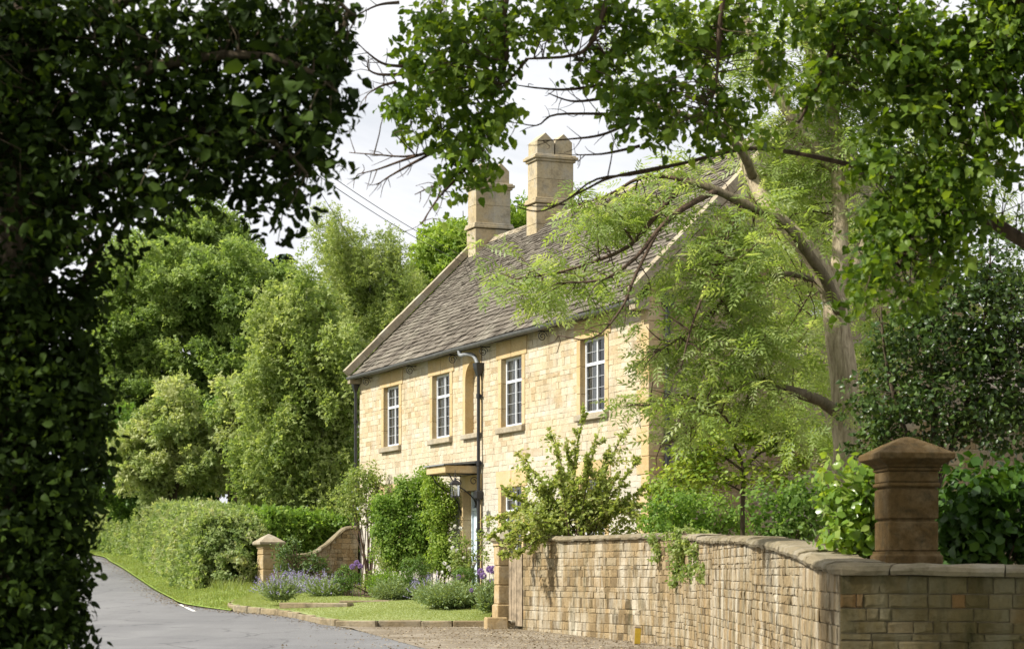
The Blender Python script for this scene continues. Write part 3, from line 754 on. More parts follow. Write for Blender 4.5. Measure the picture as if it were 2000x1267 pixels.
vz = lambda x, y, t: zg(y)+.02+.20*np.clip(t*1.5, 0, 1)
sheet('verge', vout, vin, .0, M['verge'], 60, 8, zfun=vz)
# painted edge dash
b = MB(); p = [np.array([*rg(351, 1180.5), 0]), np.array([*rg(380, 1194), 0])]; d = nrm(p[1]-p[0]); s = np.array([-d[1], d[0], 0])*.045
q = [p[0]-s, p[1]-s, p[1]+s, p[0]+s]; q = [(a[0], a[1], float(zg(a[1]))+.012) for a in q]; b.add(q, [(0, 1, 2, 3)]); tag(b.build('road_marking', M['line']), kind='structure')

# lawn plot in front of the house
kerb = [(-.45, 40.15), (-1.8, 40.2), (-3.15, 40.35), (-3.7, 41.4), (-4.6, 44.2), (-5.5, 45.9), (-6.05, 46.9), (-6.38, 48.2), (-6.5, 50.4)]
lback = [(-.35, 41.2), (-.6, 44), (-1.2, 45.2), (-2.1, 46.3), (-3.2, 47.6), (-4.0, 48.9), (-4.8, 50.0), (-5.5, 51.2), (-6.3, 52.6)]
def bedz(y): return zg(y)+.28
lz = lambda x, y, t: zg(y)+.12+.15*t
sheet('lawn', kerb, lback, .0, M['lawn'], 60, 14, zfun=lz)
sheet('flower_bed', lback, [HW(LEN-4, .02, 0)[:2], HW(12, .02, 0)[:2], HW(10, .02, 0)[:2], HW(8, .02, 0)[:2], HW(6, .02, 0)[:2], HW(4, .02, 0)[:2], HW(2, .02, 0)[:2], HW(1, .02, 0)[:2], HW(0, .02, 0)[:2]], .0, M['soil'], 40, 6, zfun=lambda x, y, t: bedz(y)+.0)
sheet('garden_ground', [(2.62, 16.2), (2.8, 24), (2.95, 29), (2.55, 33.6), (.4, 39), (-.2, 42)], [(30, 16.2), (30, 22), (30, 30), (30, 40), (12, 46), (4, 44)], .0, M['soil'], 24, 6, zfun=lambda x, y, t: -.55+0*x+.012*(y-40))
kp = smooth_path(np.column_stack([np.array(kerb), np.zeros(len(kerb))]), 200); seg = np.concatenate([[0], np.cumsum(np.linalg.norm(np.diff(kp, axis=0), axis=1))])
edging = thing('kerb_edging', 'low run of worn golden kerb stones edging the front lawn', 'kerb', (-3.15, 40.35, float(zg(40.35))))
b = MB(); s = 0.
while s < seg[-1]-.2:
    l = rng.uniform(.55, .95); e = min(s+l, seg[-1]); m_ = (s+e)/2
    c = np.array([np.interp(m_, seg, kp[:, k]) for k in range(2)]); a = np.array([np.interp(s, seg, kp[:, k]) for k in range(2)]); z_ = np.array([np.interp(e, seg, kp[:, k]) for k in range(2)])
    d = np.append(nrm(z_-a), 0); n_ = np.array([-d[1], d[0], 0]); zt = float(zg(c[1]))+.122+rng.normal(0, .005); zb_ = float(zg(c[1]))-.08
    q = MB(); block(q, -(e-s)/2+.003, (e-s)/2-.003, -.065, .065, zb_, zt, .02)
    V = np.concatenate(q.v); R = np.array([d, n_, [0, 0, 1]]); V = V@R; V[:, :2] += c; q.v = [V+rng.normal(0, .004, V.shape)-np.array(edging.location)]
    b.v += q.v; b.f += [f+b.n for f in q.f]; b.t += q.t; b.m += q.m; b.n += len(V); s = e
b.build('kerb_stone', M['kerb'], edging)

# stepped edging inside the lawn, loose blocks
def loose(name, label, cat, px, py, Y, sx, sy, sz, rot, mat, z=None, group=None):
    o = W(px, py, Y); zz = float(o[2]) if z is None else z
    b = MB(); block(b, -sx/2, sx/2, -sy/2, sy/2, 0, sz, .018, .5); b.v = [v+rng.normal(0, .005, v.shape) for v in b.v]
    ob = b.build(name, mat); ob.location = (o[0], o[1], zz); ob.rotation_euler = (0, 0, rot); return tag(ob, label, cat, group=group)
for (px, py, Y, l, rot, lab) in ((618, 1187, 45.1, 1.6, -.35, 'long low stone step across the lawn nearest the catmint clump'), (712, 1178, 46.2, 1.1, .05, 'low stone step in the lawn below the clipped box ball'), (765, 1176, 46.4, .75, -.1, 'short reddish stone step at the end of the lawn beside the lavender')):
    o = W(px, py, Y); loose('stone_step', lab, 'step', px, py, Y, l, .32, .14, rot, M['kerb'], float(zg(Y))+.12, 'stone steps in the lawn')
loose('stone_block', 'square golden stone block on the ground at the foot of the gate pier', 'stone block', 969, 1235, 39.3, .40, .34, .24, .15, M['paleblock'], float(zg(39.3))-.02)
loose('stone_slab', 'thin pale pinkish slab lying beside the wooden gate', 'stone slab', 1007, 1217, 39.4, .28, .3, .07, .3, M['coping'], float(zg(39.4))+.10)
loose('rough_stone', 'flat rough stone under the pale slab by the wooden gate', 'stone', 1006, 1225, 39.45, .34, .36, .13, .1, M['wallstone'], float(zg(39.4))-.02)

# ================================================================== GARDEN WALLS AND PIERS
def garden_wall(name, label, path, tops, zbot, cop_w, cop_h, nseg=60, hh=(.11, .17), ln=(.16, .42)):
    P = smooth_path(np.column_stack([path, tops]), nseg) if len(path) > 2 else np.column_stack([path, tops])
    return P
def build_wall(name, label, P, zbot, corners, cop_w=.44, cop_h=.085, hh=(.09, .145), ln=(.10, .31), shade_algae=-1, core_back=.36):
    """P: (n,3) plan points with the top of the stones as z; corners: indices where the stone runs break"""
    root = thing(name, label, 'garden wall', (P[0, 0], P[0, 1], zbot))
    off = np.array(root.location); st = MB(); sa = MB(); co = MB(); cp = MB()
    nor = []
    for i in range(len(P)):
        a = P[max(i-1, 0), :2]; c = P[min(i+1, len(P)-1), :2]; d = nrm(c-a); n_ = np.array([-d[1], d[0]])
        if n_@P[i, :2] > 0: n_ = -n_
        nor.append(n_)
    nor = np.array(nor)
    for a, c in zip(corners[:-1], corners[1:]):
        o = P[a]; e = P[c]; t = np.array([e[0]-o[0], e[1]-o[1], 0]); L_ = np.linalg.norm(t); t /= L_; n_ = np.array([-t[1], t[0], 0])
        if n_@np.array([o[0], o[1], 0]) > 0: n_ = -n_
        ds = np.concatenate([[0], np.cumsum(np.linalg.norm(np.diff(P[a:c+1, :2], axis=0), axis=1))]); tops = P[a:c+1, 2]
        f = lambda s, ds=ds, tops=tops: np.interp(s, ds, tops)
        zt = tops.max(); ztl = list(np.arange(zbot, zt, .9))+[zt]
        stones(sa if a == shade_algae else st, (o[0], o[1], 0), t, n_, ztl, L_, [], h=hh, ln=(.085, .34) if a == shade_algae else ln, proud=.020 if a == shade_algae else .016, gap=.007, ztop=f, jit=.012, depth=.05, wild=.5 if a == shade_algae else .36, cham=.012)
    n = len(P); front = P.copy(); back = P.copy(); back[:, :2] -= nor*core_back
    front[:, :2] -= nor*.012
    ring = np.stack([np.column_stack([front[:, :2], np.full(n, zbot)]), front, back, np.column_stack([back[:, :2], np.full(n, zbot)])], 1); co.grid(ring)
    co.add(ring[0], [(0, 1, 2, 3)]); co.add(ring[-1], [(3, 2, 1, 0)])
    # coping: separate slabs with a rounded top
    ds = np.concatenate([[0], np.cumsum(np.linalg.norm(np.diff(P[:, :2], axis=0), axis=1))]); s = 0.
    prof = [(.06, 0), (.075, cop_h*.35), (.06, cop_h*.75), (.0, cop_h), (-.5*cop_w, cop_h*1.05), (-cop_w+.06, cop_h*.9), (-cop_w, cop_h*.3), (-cop_w+.02, 0)]
    while s < ds[-1]-.05:
        e = min(s+rng.uniform(.55, .95), ds[-1]); k = 5; q = np.linspace(s+.004, e-.004, k); h0 = rng.normal(0, .006)
        rows = []
        for u in q:
            c = np.array([np.interp(u, ds, P[:, j]) for j in range(3)]); nn = nrm(np.array([np.interp(u, ds, nor[:, j]) for j in range(2)]))
            rows.append([(c[0]+nn[0]*x+rng.normal(0, .004), c[1]+nn[1]*x+rng.normal(0, .004), c[2]+z+h0+rng.normal(0, .005)) for x, z in prof+[prof[0]]])
        cp.grid(np.array(rows), rng.random()); cp.add(rows[0][:-1], [tuple(range(len(prof)))], .5); cp.add(rows[-1][:-1], [tuple(range(len(prof)))[::-1]], .5); s = e
    at(co, root).build('wall_core', M['wallmortar'], root); at(st, root).build('stonework', M['wallstone'], root); sa.n and at(sa, root).build('stonework', M['shadealgaestone'], root); at(cp, root).build('coping', M['wallcoping'], root)
    return root
pts = [(.21, 38.9, .56), (.7, 37.72, .555), (1.6, 35.55, .55), (2.30, 33.8, .54)]
c0 = np.array(pts); A_ = np.array([[*(c0[0]*(1-t)+c0[-1]*t)] for t in np.linspace(0, 1, 10)]); A_[:, 2] = np.interp(np.linspace(0, 1, 10), [0, .3, 1], [.56, .555, .54])
curve = smooth_path([(2.30, 33.8, .54), (2.52, 32.8, .53), (2.66, 31.2, .48), (2.74, 29, .41)], 9)
run = smooth_path([(2.74, 29, .41), (2.72, 26, .36), (2.65, 22.5, .28), (2.58, 19.5, .16), (2.52, 17.4, .04), (2.47, 16.0, -.015)], 22)
ret = np.array([(2.47, 16.0, -.015)])*(1-np.linspace(0, 1, 12)[:, None])+np.array([(8, 14.6, -.08)])*np.linspace(0, 1, 12)[:, None]
P = np.concatenate([A_, curve[1:], run[1:], ret[1:]])
i1, i2, i3 = len(A_)-1, len(A_)+len(curve)-2, len(A_)+len(curve)+len(run)-3
build_wall('garden_wall', 'long coursed stone garden wall with flat coping running from the gate to the foreground corner', P, -1.75, [0, i1, i1+2, i1+4, i1+6, i2, i2+7, i2+14, i3, len(P)-1], shade_algae=i3)
# curved wall at the far side of the lawn
o0 = np.array([-6.12, 54.62]); e0 = np.array([-4.02, 55.5]); tt = np.linspace(0, 1, 24)
top = np.interp(tt, [0, .30, .42, .52, .62, .72, .82, .88, 1], [.42, .42, .45, .53, .68, .88, 1.08, 1.14, 1.14])
build_wall('curved_wall', 'small stone wall sweeping up in a curve from the far gate pier to the house', np.column_stack([o0[None]*(1-tt[:, None])+e0[None]*tt[:, None], top]), -.9, [0, 23], .3, .08)

def pier(name, label, px, Y, zb_, width, rot, mat, parts, base=None, group=None):
    x = (px-1000)/F*Y; root = thing(name, label, 'gate pier', (x, Y, zb_), rot, group)
    def sq(mb, hw_, z0, z1, ch): block(mb, -hw_, hw_, -hw_, hw_, z0, z1, ch)
    sh_ = MB(); z = 0
    for hw_, h, ch in parts['shaft']:
        g = .016 if h > .1 else .002
        sq(sh_, hw_, z, z+h-g, ch)
        if g > .01: sq(sh_, hw_-.022, z+h-g+.0005, z+h-.0005, .001)
        z += h
    sh_.build('shaft', mat, root)
    cp = MB(); prof = parts['cap']; V = []
    for hw_, dz in prof: V += [(-hw_, -hw_, z+dz), (hw_, -hw_, z+dz), (hw_, hw_, z+dz), (-hw_, hw_, z+dz)]
    fc = [(k*4+i, k*4+(i+1) % 4, k*4+4+(i+1) % 4, k*4+4+i) for k in range(len(prof)-1) for i in range(4)]+[(3, 2, 1, 0)]
    fc.append(tuple(4*(len(prof)-1)+i for i in range(4)))
    cp.add(V, fc, .45); o = cp.build('cap', mat if base is None else base, root); md_ = o.modifiers.new('bevel', 'BEVEL'); md_.width = .008; md_.segments = 2
    return root
w = .25
pier('gate_pier', 'dark brown ironstone gate pier with pyramid cap rising behind the foreground wall', 1770, 17.0, .055, .4, .115, M['pier'],
     {'shaft': [(.235, .115, .022), (.202, .255, .012), (.204, .257, .012), (.215, .035, .014), (.202, .09, .008), (.215, .028, .01)],
      'cap': [(.215, 0), (.225, .02), (.262, .04), (.285, .055), (.305, .065), (.308, .112), (.285, .122), (.16, .19), (.05, .242), (.008, .252)]})
pier('gate_pier', 'weathered narrow gate pier half hidden by the shrub beside the wooden gate', 984, 39.85, -1.1, .3, .30, M['paleblock'],
     {'shaft': [(.18, .52, .015), (.15, .36, .012), (.15, .36, .012), (.15, .36, .012), (.165, .05, .01)],
      'cap': [(.165, 0), (.19, .03), (.215, .05), (.225, .09), (.20, .11), (.10, .20), (.01, .27)]}, M['coping'])
pier('gate_pier', 'golden stone gate pier with pale pointed cap at the hedge end of the curved wall', 525, 54.55, -.72, .5, .42, M['paleblock'],
     {'shaft': [(.245, .42, .015), (.235, .40, .012), (.235, .37, .012), (.235, .15, .01), (.25, .04, .01)],
      'cap': [(.25, 0), (.27, .03), (.33, .055), (.345, .08), (.345, .13), (.31, .15), (.15, .26), (.01, .34)]}, M['coping'])
# old plank gate folded against the wall
ga = np.array([-.04, 39.55]); gb = np.array([.20, 38.98]); gd = nrm(gb-ga); L_ = np.linalg.norm(gb-ga)
gate = thing('wooden_gate', 'weathered grey plank gate standing narrow between the pier and the garden wall', 'gate', (ga[0], ga[1], -1.0), math.atan2(gd[1], gd[0]))
b = MB(); n = 5
for k in range(n): b.bx(L_*k/n+.004, L_*(k+1)/n-.004, -.018+rng.normal(0, .003), .018, .02, 1.35, rng.random())
b.build('plank', M['wood'], gate)
for z in (.25, 1.05): b = MB(); b.bx(0, L_, .018, .05, z, z+.11); b.build('rail', M['wood'], gate)
b = MB(); b.tube([(L_*.15, -.03, 1.28), (L_*.15, -.03, 1.45)], .02, 6); b.bx(0, L_, -.03, .02, 1.36, 1.43); b.build('latch', M['iron'], gate)
# stubby marker post against the wall
mp_ = W(1247, 1262, 33.9); mk = thing('marker_post', 'short wooden marker post with a yellow face leaning by the garden wall', 'post', (mp_[0]-.05, mp_[1]-.25, -1.22), .3)
b = MB(); block(b, -.055, .055, -.045, .045, 0, .36, .012, .4); b.add([(-.055, -.045, .36), (.055, -.045, .36), (.055, .045, .36), (-.055, .045, .36), (-.02, 0, .40), (.03, 0, .40)], [(0, 1, 5, 4), (2, 3, 4, 5), (1, 2, 5), (3, 0, 4)], .5)
b.build('post', M['wood'], mk); b = MB(); b.bx(-.05, .045, -.050, -.0455, .10, .345); b.build('painted_face', M['yellow'], mk); mk.rotation_euler = (0, .05, .25)

# overhead wires from the far gable out to a pole beyond the frame
for k, (a, e, r_, lab) in enumerate((((905, 500, 56.3), (300, 78, 32), .008, 'upper of two parallel overhead wires running to the far gable'), ((903, 512, 56.3), (290, 92, 32), .008, 'lower of two parallel overhead wires running to the far gable'), ((715, 500, 74), (560, 255, 50), .008, 'single thin wire dropping behind the weeping birch'))):
    A = W(*a); B = W(*e); t = np.linspace(0, 1, 24)[:, None]; Q = A*(1-t)+B*t; Q[:, 2] -= (.25*4*t*(1-t))[:, 0]
    b = MB(); b.tube(Q, r_, 5); tag(b.build('overhead_wire', M['wire']), lab, 'wire')

# ================================================================== TREES AND PLANTS
def sp(**k): return k
def far_tree(name, label, blobs, Y, dY, base_px, mat, spec, barkm='bark', r0=.28, group=None, limbs=6, cat='tree'):
    bl = blob_list(blobs, Y, dY)
    bx_, by_ = (base_px-1000)/F*Y, Y
    root = thing(name, label, cat, (bx_, by_, float(zg(Y))-.1), 0, group)
    mb = MB(); crown(mb, bl, spec); at(mb, root).build('crown', mat, root)
    t = MB(); top = max(bl, key=lambda q: q[0][2])[0]; base = np.array(root.location)
    mid = (base*.45+top*.55); Q = smooth_path([base, base*.7+mid*.3+[rng.normal(0, .2), 0, 0], mid, top], 14, .04); t.tube(Q, np.linspace(r0, r0*.18, 14), 8, .5, wob=.05)
    for k in np.argsort([-b[1][0] for b in bl])[:limbs]:
        e = bl[k][0]; a = Q[min(9, 3+int(rng.integers(0, 6)))]
        R = smooth_path([a, (a+e)/2+[0, 0, .5], e], 8, .05); t.tube(R, np.linspace(r0*.45, r0*.12, 8), 6, .5, cap=False)
        for _ in range(5): fray(t, R, 1, 1.2, r0*.1)
    at(t, root).build('trunk', M[barkm], root)
    return root

far = sp(cr=.55, per=100, size=.25, tpl=SPR, cover=4.6, cv=.22, lv=.18, out=.45, up=.5, rnd=.75)
far_tree('oak_tree', 'tall dark green tree top rising behind the broad oak at the upper left', [(430, 440, 60, 70), (370, 480, 70, 70), (310, 520, 80, 70), (470, 500, 50, 60), (250, 560, 70, 80)], 98, 2.5, 420, G['oak'], sp(**{**far, 'cr': .7, 'size': .33}), limbs=4)
far_tree('oak_tree', 'broad rounded oak with mid green crown filling the view above the lane', [(330, 560, 110, 90), (440, 545, 90, 80), (260, 640, 90, 90), (380, 650, 110, 100), (480, 640, 80, 90), (540, 580, 50, 60), (290, 740, 90, 90), (420, 760, 110, 90), (230, 740, 60, 110), (500, 740, 60, 80), (240, 520, 50, 40)], 84, 2.8, 390, G['oak'], far, r0=.4, limbs=9)
far_tree('oak_tree', 'dark shaded tree low between the pale whitebeam and the birch', [(450, 870, 70, 90), (500, 920, 60, 70), (250, 880, 60, 80), (230, 940, 60, 60), (380, 930, 110, 60), (470, 800, 50, 50)], 78, 1.8, 450, G['hedgegreen'], sp(**{**far, 'cr': .5, 'size': .24}), limbs=4)
far_tree('whitebeam_tree', 'pale leaved conical whitebeam standing behind the roadside hedge', [(335, 760, 42, 45), (330, 820, 70, 50), (290, 860, 55, 55), (370, 860, 65, 55), (340, 910, 100, 50), (290, 930, 60, 45), (410, 915, 45, 50), (255, 890, 30, 40)], 71, 1.7, 340, G['white'], sp(**{**far, 'cr': .42, 'per': 85, 'size': .23, 'up': .6}), r0=.16)
far_tree('whitebeam_tree', 'small pale tree squeezed between the whitebeam and the leaning birch', [(462, 760, 32, 30), (475, 800, 40, 40), (440, 830, 40, 40), (480, 850, 35, 50)], 70, 1.1, 470, G['white'], sp(**{**far, 'cr': .38, 'per': 80, 'size': .21, 'up': .6}), r0=.1)
bsp = sp(cr=.45, per=110, size=.19, tpl=SPR, cover=4.6, cv=.25, lv=.2, out=.2, up=.45, rnd=.8, droop=.9, stretch=(.8, .8, 1.7))
far_tree('birch_tree', 'leaning olive green birch beside the far corner of the house', [(560, 600, 42, 45, None, None, .7), (600, 560, 30, 40, None, None, .5), (530, 610, 25, 40, None, None, .5), (660, 690, 60, 70), (490, 800, 30, 60, None, None, .6), (490, 930, 45, 60), (610, 640, 70, 70), (540, 690, 50, 60, None, None, .8), (620, 730, 80, 80), (550, 780, 60, 60), (640, 830, 70, 90), (570, 860, 60, 70), (660, 920, 60, 70), (580, 940, 70, 60), (520, 740, 30, 50), (680, 760, 45, 100), (540, 900, 40, 60), (640, 980, 50, 40), (510, 640, 22, 25, None, None, .5)], 65, 1.7, 600, G['birch'], bsp, 'birchbark', .14)
wsp = sp(cr=.55, per=150, size=.19, tpl=SPRN, cover=4.5, cv=.2, lv=.2, out=.4, up=.3, rnd=.8, droop=1., stretch=(.6, .6, 1.3), strand=9)
far_tree('weeping_birch', 'feathery weeping birch with hanging strands against the white sky', [(655, 440, 30, 40, None, None, .8), (700, 500, 55, 60), (740, 480, 45, 45), (670, 520, 40, 60, None, None, .7), (780, 530, 50, 55), (720, 590, 70, 70), (790, 600, 50, 70), (660, 610, 40, 60), (740, 670, 70, 70), (640, 460, 16, 30, None, None, .4), (640, 425, 16, 32, None, None, .6), (664, 418, 20, 30, None, None, .6), (704, 452, 24, 36, None, None, .6), (632, 500, 18, 40, None, None, .4), (750, 450, 22, 30, None, None, .5)], 74, 1.8, 730, G['weep'], wsp, 'birchbark', .15)
far_tree('lime_tree', 'bright leafy green tree peeping up behind the two chimneys', [(870, 470, 50, 45), (850, 500, 35, 50), (910, 470, 60, 45), (1000, 440, 45, 45), (1040, 420, 30, 30), (960, 470, 60, 50), (880, 530, 60, 60), (840, 560, 40, 50), (980, 500, 60, 60)], 77, 1.9, 930, G['lush'], sp(**{**far, 'cr': .48, 'size': .26, 'per': 80}), limbs=5)
far_tree('round_tree', 'dense green tree filling the gap behind the weeping birch', [(590, 600, 60, 50), (640, 640, 70, 60), (720, 640, 60, 60), (560, 640, 40, 60), (790, 590, 50, 50)], 95, 2.2, 640, G['oak'], sp(**{**far, 'cr': .6, 'size': .3}), limbs=4)
for k, (px, top, lab) in enumerate(((556, 495, 'taller of two dark conifers poking up between oak and birch'), (537, 505, 'shorter of two dark conifers poking up between oak and birch'))):
    Y = 112+k*2; root = thing('conifer_tree', lab, 'tree', ((px-1000)/F*Y, Y, float(zg(Y))), 0, 'conifers behind the oak')
    zt = (1118-top)/F*Y; H = zt-root.location[2]; mb = MB(); M_ = 5200; h = rng.random(M_)**.8; a = rng.random(M_)*2*pi; r = (1-h)*1.9*np.sqrt(rng.random(M_))*(.75+.25*np.sin(h*70))+.06
    pos = np.stack([r*np.cos(a), r*np.sin(a), .06*H+h*.94*H-r*.25], -1); d = np.stack([np.cos(a), np.sin(a), -.35+0*a], -1); n_ = np.stack([0*a, 0*a, 1+0*a], -1)+rng.standard_normal((M_, 3))*.4
    leaves(mb, pos, d, n_, rng.uniform(.3, .6, M_), rng.random(M_), RHN); mb.build('crown', G['conifer'], root)
    t = MB(); t.tube([(0, 0, 0), (0, 0, H*.98)], [.16, .02], 7); t.build('trunk', M['bark'], root)

# roadside hedge and the greener clipped one behind the curved wall
def hedge(name, label, path, w, h, mat, spec, dens):
    P = smooth_path(np.column_stack([np.array(path), np.zeros(len(path))]), 40)[:, :2]
    root = thing(name, label, 'hedge', (P[0, 0], P[0, 1], float(zg(P[0, 1]))))
    d = nrm(np.gradient(P, axis=0)); n_ = np.stack([-d[:, 1], d[:, 0]], -1); Ls = np.linalg.norm(np.diff(P, axis=0), axis=1).sum()
    M_ = int(dens*Ls); u = rng.random(M_)*39; i = np.clip(u.astype(int), 0, 38); f = (u-i)[:, None]
    c = P[i]*(1-f)+P[i+1]*f; nn = n_[i]; dd = d[i]
    ph = rng.random(M_)*2*pi; rr = rng.random(M_)**.22
    cx = np.clip(1.25*np.cos(ph), -1, 1)*rr; cz = np.clip(1.3*np.sin(ph), -1, 1)*rr
    bmp = 1+.07*np.sin(u*2.3)+.05*np.sin(u*5.1+1)+.05*np.sin(u*9.7+ph*3)+rng.normal(0, .045, M_)+np.where(rng.random(M_) < .04, rng.random(M_)*.16, 0)
    hv = np.interp(u, [0, 39], [h[0], h[1]])
    pos = np.column_stack([c+nn*(cx*w*.5*bmp)[:, None]+dd*rng.normal(0, .1, (M_, 1)), zg(c[:, 1])+.05+hv*.5*(1+cz*bmp)])
    outd = np.column_stack([nn*cx[:, None], cz]); N_ = nrm(outd)*.6+rng.standard_normal((M_, 3))*.75+np.array([0, 0, .3])
    cl = .5+.30*np.sin(u*1.7+cz*3)*np.sin(u*.9+cx*4+2)+rng.normal(0, .2, M_)
    mb = MB(); leaves(mb, pos, rng.standard_normal((M_, 3))+nrm(outd)*.6+[0, 0, .25], nrm(N_), spec['size']*rng.uniform(.6, 1.3, M_), np.clip(cl, 0, 1), spec['tpl'])
    for q_ in (0, 39):
        e = np.append(P[q_], float(zg(P[q_, 1]))+hv.mean()*.47)
        crown(mb, [(e, np.array([w*.5, w*.45, hv.mean()*.5]), 1.)], sp(cr=.3, per=60, size=spec['size']*.95, tpl=spec['tpl'], cover=7, cv=.2, lv=.2, out=.9, up=.3, rnd=.6, pw=.3))
    at(mb, root).build('foliage', mat, root)
    t = MB()
    for k in range(2, 38, 2):
        a = np.append(P[k], float(zg(P[k, 1])))
        for _ in range(1): t.tube(smooth_path([a, a+[rng.normal(0, .1), rng.normal(0, .2), hv.mean()*.4], a+[rng.normal(0, .4), rng.normal(0, .4), hv.mean()*.8]], 5), [.035, .03, .025, .015, .008], 5, .5, cap=False)
    at(t, root).build('stem', M['bark'], root)
    return root
hedge('roadside_hedge', 'long pale green clipped hedge following the lane uphill', [(-7.15, 55.3), (-8.05, 57.6), (-8.8, 61.5), (-10.4, 68), (-12.1, 76), (-14.8, 86), (-20, 96), (-31, 107)], 1.9, (1.9, 2.5), G['hedge'], sp(size=.16, tpl=SPR), 4200)
hedge('garden_hedge', 'dark green hedge directly behind the curved wall and far gate pier', [(-6.6, 55.7), (-5.6, 56.3), (-4.6, 56.9), (-3.4, 57.6)], 1.5, (2.05, 1.75), G['climber'], sp(size=.17, tpl=SPR), 6500)
# weeds and cow parsley along the foot of the hedge: grass blades on the verge and lawn
def blades(name, pos, h, w, tint, mat, lean=.35):
    M_ = len(pos); mb = MB(); a = rng.random(M_)*2*pi; s = np.stack([np.cos(a), np.sin(a), 0*a], -1)*w; l = rng.standard_normal((M_, 3))*lean; l[:, 2] = 1; tip = pos+nrm(l)*h[:, None]
    V = np.stack([pos-s, pos+s, (pos+tip)/2+s*.6+[0, 0, .0], tip], 1); b = mb.raw(V)+np.arange(M_)[:, None]*4
    mb.faces(np.concatenate([b+np.array([[0, 1, 2]]), b+np.array([[0, 2, 3]])]), np.concatenate([tint, tint])); return tag(mb.build(name, mat), kind='stuff')
vo = smooth_path(np.column_stack([np.array(vout), np.zeros(len(vout))]), 60)[:, :2]; vi = smooth_path(np.column_stack([np.array(vin), np.zeros(len(vin))]), 60)[:, :2]
def strip_points(a, c, n, tmin=0., tmax=1.):
    u = rng.random(n)*(len(a)-1.001); i = u.astype(int); f = (u-i)[:, None]; t = rng.uniform(tmin, tmax, n)[:, None]
    return (a[i]*(1-f)+a[i+1]*f)*(1-t)+(c[i]*(1-f)+c[i+1]*f)*t, t[:, 0]
q, t = strip_points(vo, vi, 46000, .02, .95); z = vz(q[:, 0], q[:, 1], t)
gm = .55+.6*np.clip(np.sin(q[:, 0]*2.1+q[:, 1]*1.3)*np.sin(q[:, 1]*.9-q[:, 0]*1.7)+.3, 0, 1)
tall = gm*np.where(t > .6, .08+.26*rng.random(len(t))**2, .03+.05*rng.random(len(t)))
blades('verge_grass', np.column_stack([q, z]), tall, .012, np.clip(rng.normal(.5, .22, len(t)), 0, 1), G['grass'])
ka = smooth_path(np.column_stack([np.array(kerb), np.zeros(len(kerb))]), 60)[:, :2]; la = smooth_path(np.column_stack([np.array(lback), np.zeros(len(lback))]), 60)[:, :2]
q, t = strip_points(ka, la, 60000, .03, 1.); blades('lawn_grass', np.column_stack([q, zg(q[:, 1])+.12+.15*t]), rng.uniform(.008, .026, len(t)), .006, np.clip(rng.normal(.6, .2, len(t)), 0, 1), G['grass'], .6)
# leaves and grit swept to the edge of the lane
re_ = smooth_path(np.column_stack([np.array(redge[4:]), np.zeros(len(redge)-4)]), 80)[:, :2]; u = rng.random(2600)*60; i = u.astype(int); f = (u-i)[:, None]
q = re_[i]*(1-f)+re_[i+1]*f-np.column_stack([np.abs(rng.normal(0, .28, 2600))-.03, rng.normal(0, .05, 2600)]); mb = MB()
leaves(mb, np.column_stack([q, zg(q[:, 1])+.014]), rng.standard_normal((2600, 3))*[1, 1, .15], rng.standard_normal((2600, 3))*.3+[0, 0, 1], rng.uniform(.02, .06, 2600), np.clip(rng.normal(.3, .25, 2600), 0, 1), RH); tag(mb.build('leaf_litter', G['litter']), kind='stuff')
# dry leaves and twigs on the dirt
n = 11000; q = np.column_stack([rng.uniform(-3.6, 2.7, n), rng.uniform(26, 40.4, n)]); k = rng.random(n) < np.clip((q[:, 0]+3.6-(40-q[:, 1])*.12)/3.2, .04, 1)
q = q[k]; wl = np.interp(q[:, 1], [13, 20, 29, 33.6, 38.9, 40.4], [2.5, 2.6, 2.68, 2.3, .1, -.5]); q = q[q[:, 0] < wl]; n = len(q)
mb = MB(); leaves(mb, np.column_stack([q, zg(q[:, 1])+.02+.02*rng.random(n)]), rng.standard_normal((n, 3))*[1, 1, .2], rng.standard_normal((n, 3))*.45+[0, 0, 1], rng.uniform(.018, .055, n), rng.random(n), RH); tag(mb.build('fallen_leaves', G['litter']), kind='stuff')

# ---------------------------------------------------------------- the ash
ash = thing('ash_tree', 'forked ash with pale trunk and feathery light green leaves in front of the gable', 'tree', W(1662, 1118, 22)-[0, 0, .55])
t = MB(); br = MB(); bt = MB(); Y = 22
T1 = limb(t, [(1662, 1150, Y), (1656, 1000, Y), (1655, 860, Y), (1648, 740, Y), (1636, 650, Y), (1630, 585, Y)], .175, .125, 12, 22)
FK = (1632, 592, Y)
L1 = limb(t, [FK, (1598, 520, 21.9), (1553, 460, 21.8), (1505, 412, 21.9), (1462, 330, 22.1), (1420, 210, 22.3), (1360, 110, 22.5)], .115, .045, 10, 26)
L2 = limb(bt, [(1640, 610, 21.8), (1612, 545, 21.6), (1575, 490, 21.4), (1530, 435, 21.3), (1450, 397, 21.2), (1400, 372, 21.1), (1345, 352, 21.1)], .062, .036, 9, 24)
L3 = limb(t, [FK, (1640, 520, 22.1), (1641, 430, 22.2), (1636, 330, 22.3), (1628, 230, 22.4), (1580, 90, 22.5), (1570, -60, 22.6)], .095, .05, 10, 24)
L4 = limb(t, [(1648, 560, 22.1), (1690, 480, 22.2), (1725, 430, 22.2), (1765, 385, 22.3), (1830, 330, 22.4), (1900, 260, 22.5)], .085, .035, 9, 20)
L5 = limb(bt, [(1645, 812, 21.9), (1600, 782, 21.7), (1540, 762, 21.5), (1470, 748, 21.4), (1420, 765, 21.4), (1372, 812, 21.3), (1330, 850, 21.3), (1290, 872, 21.2)], .07, .014, 8, 24)
L6 = limb(t, [(1628, 330, 22.3), (1560, 250, 22.2), (1510, 170, 22.1), (1475, 90, 22.0), (1440, -20, 22)], .07, .04, 8, 18)
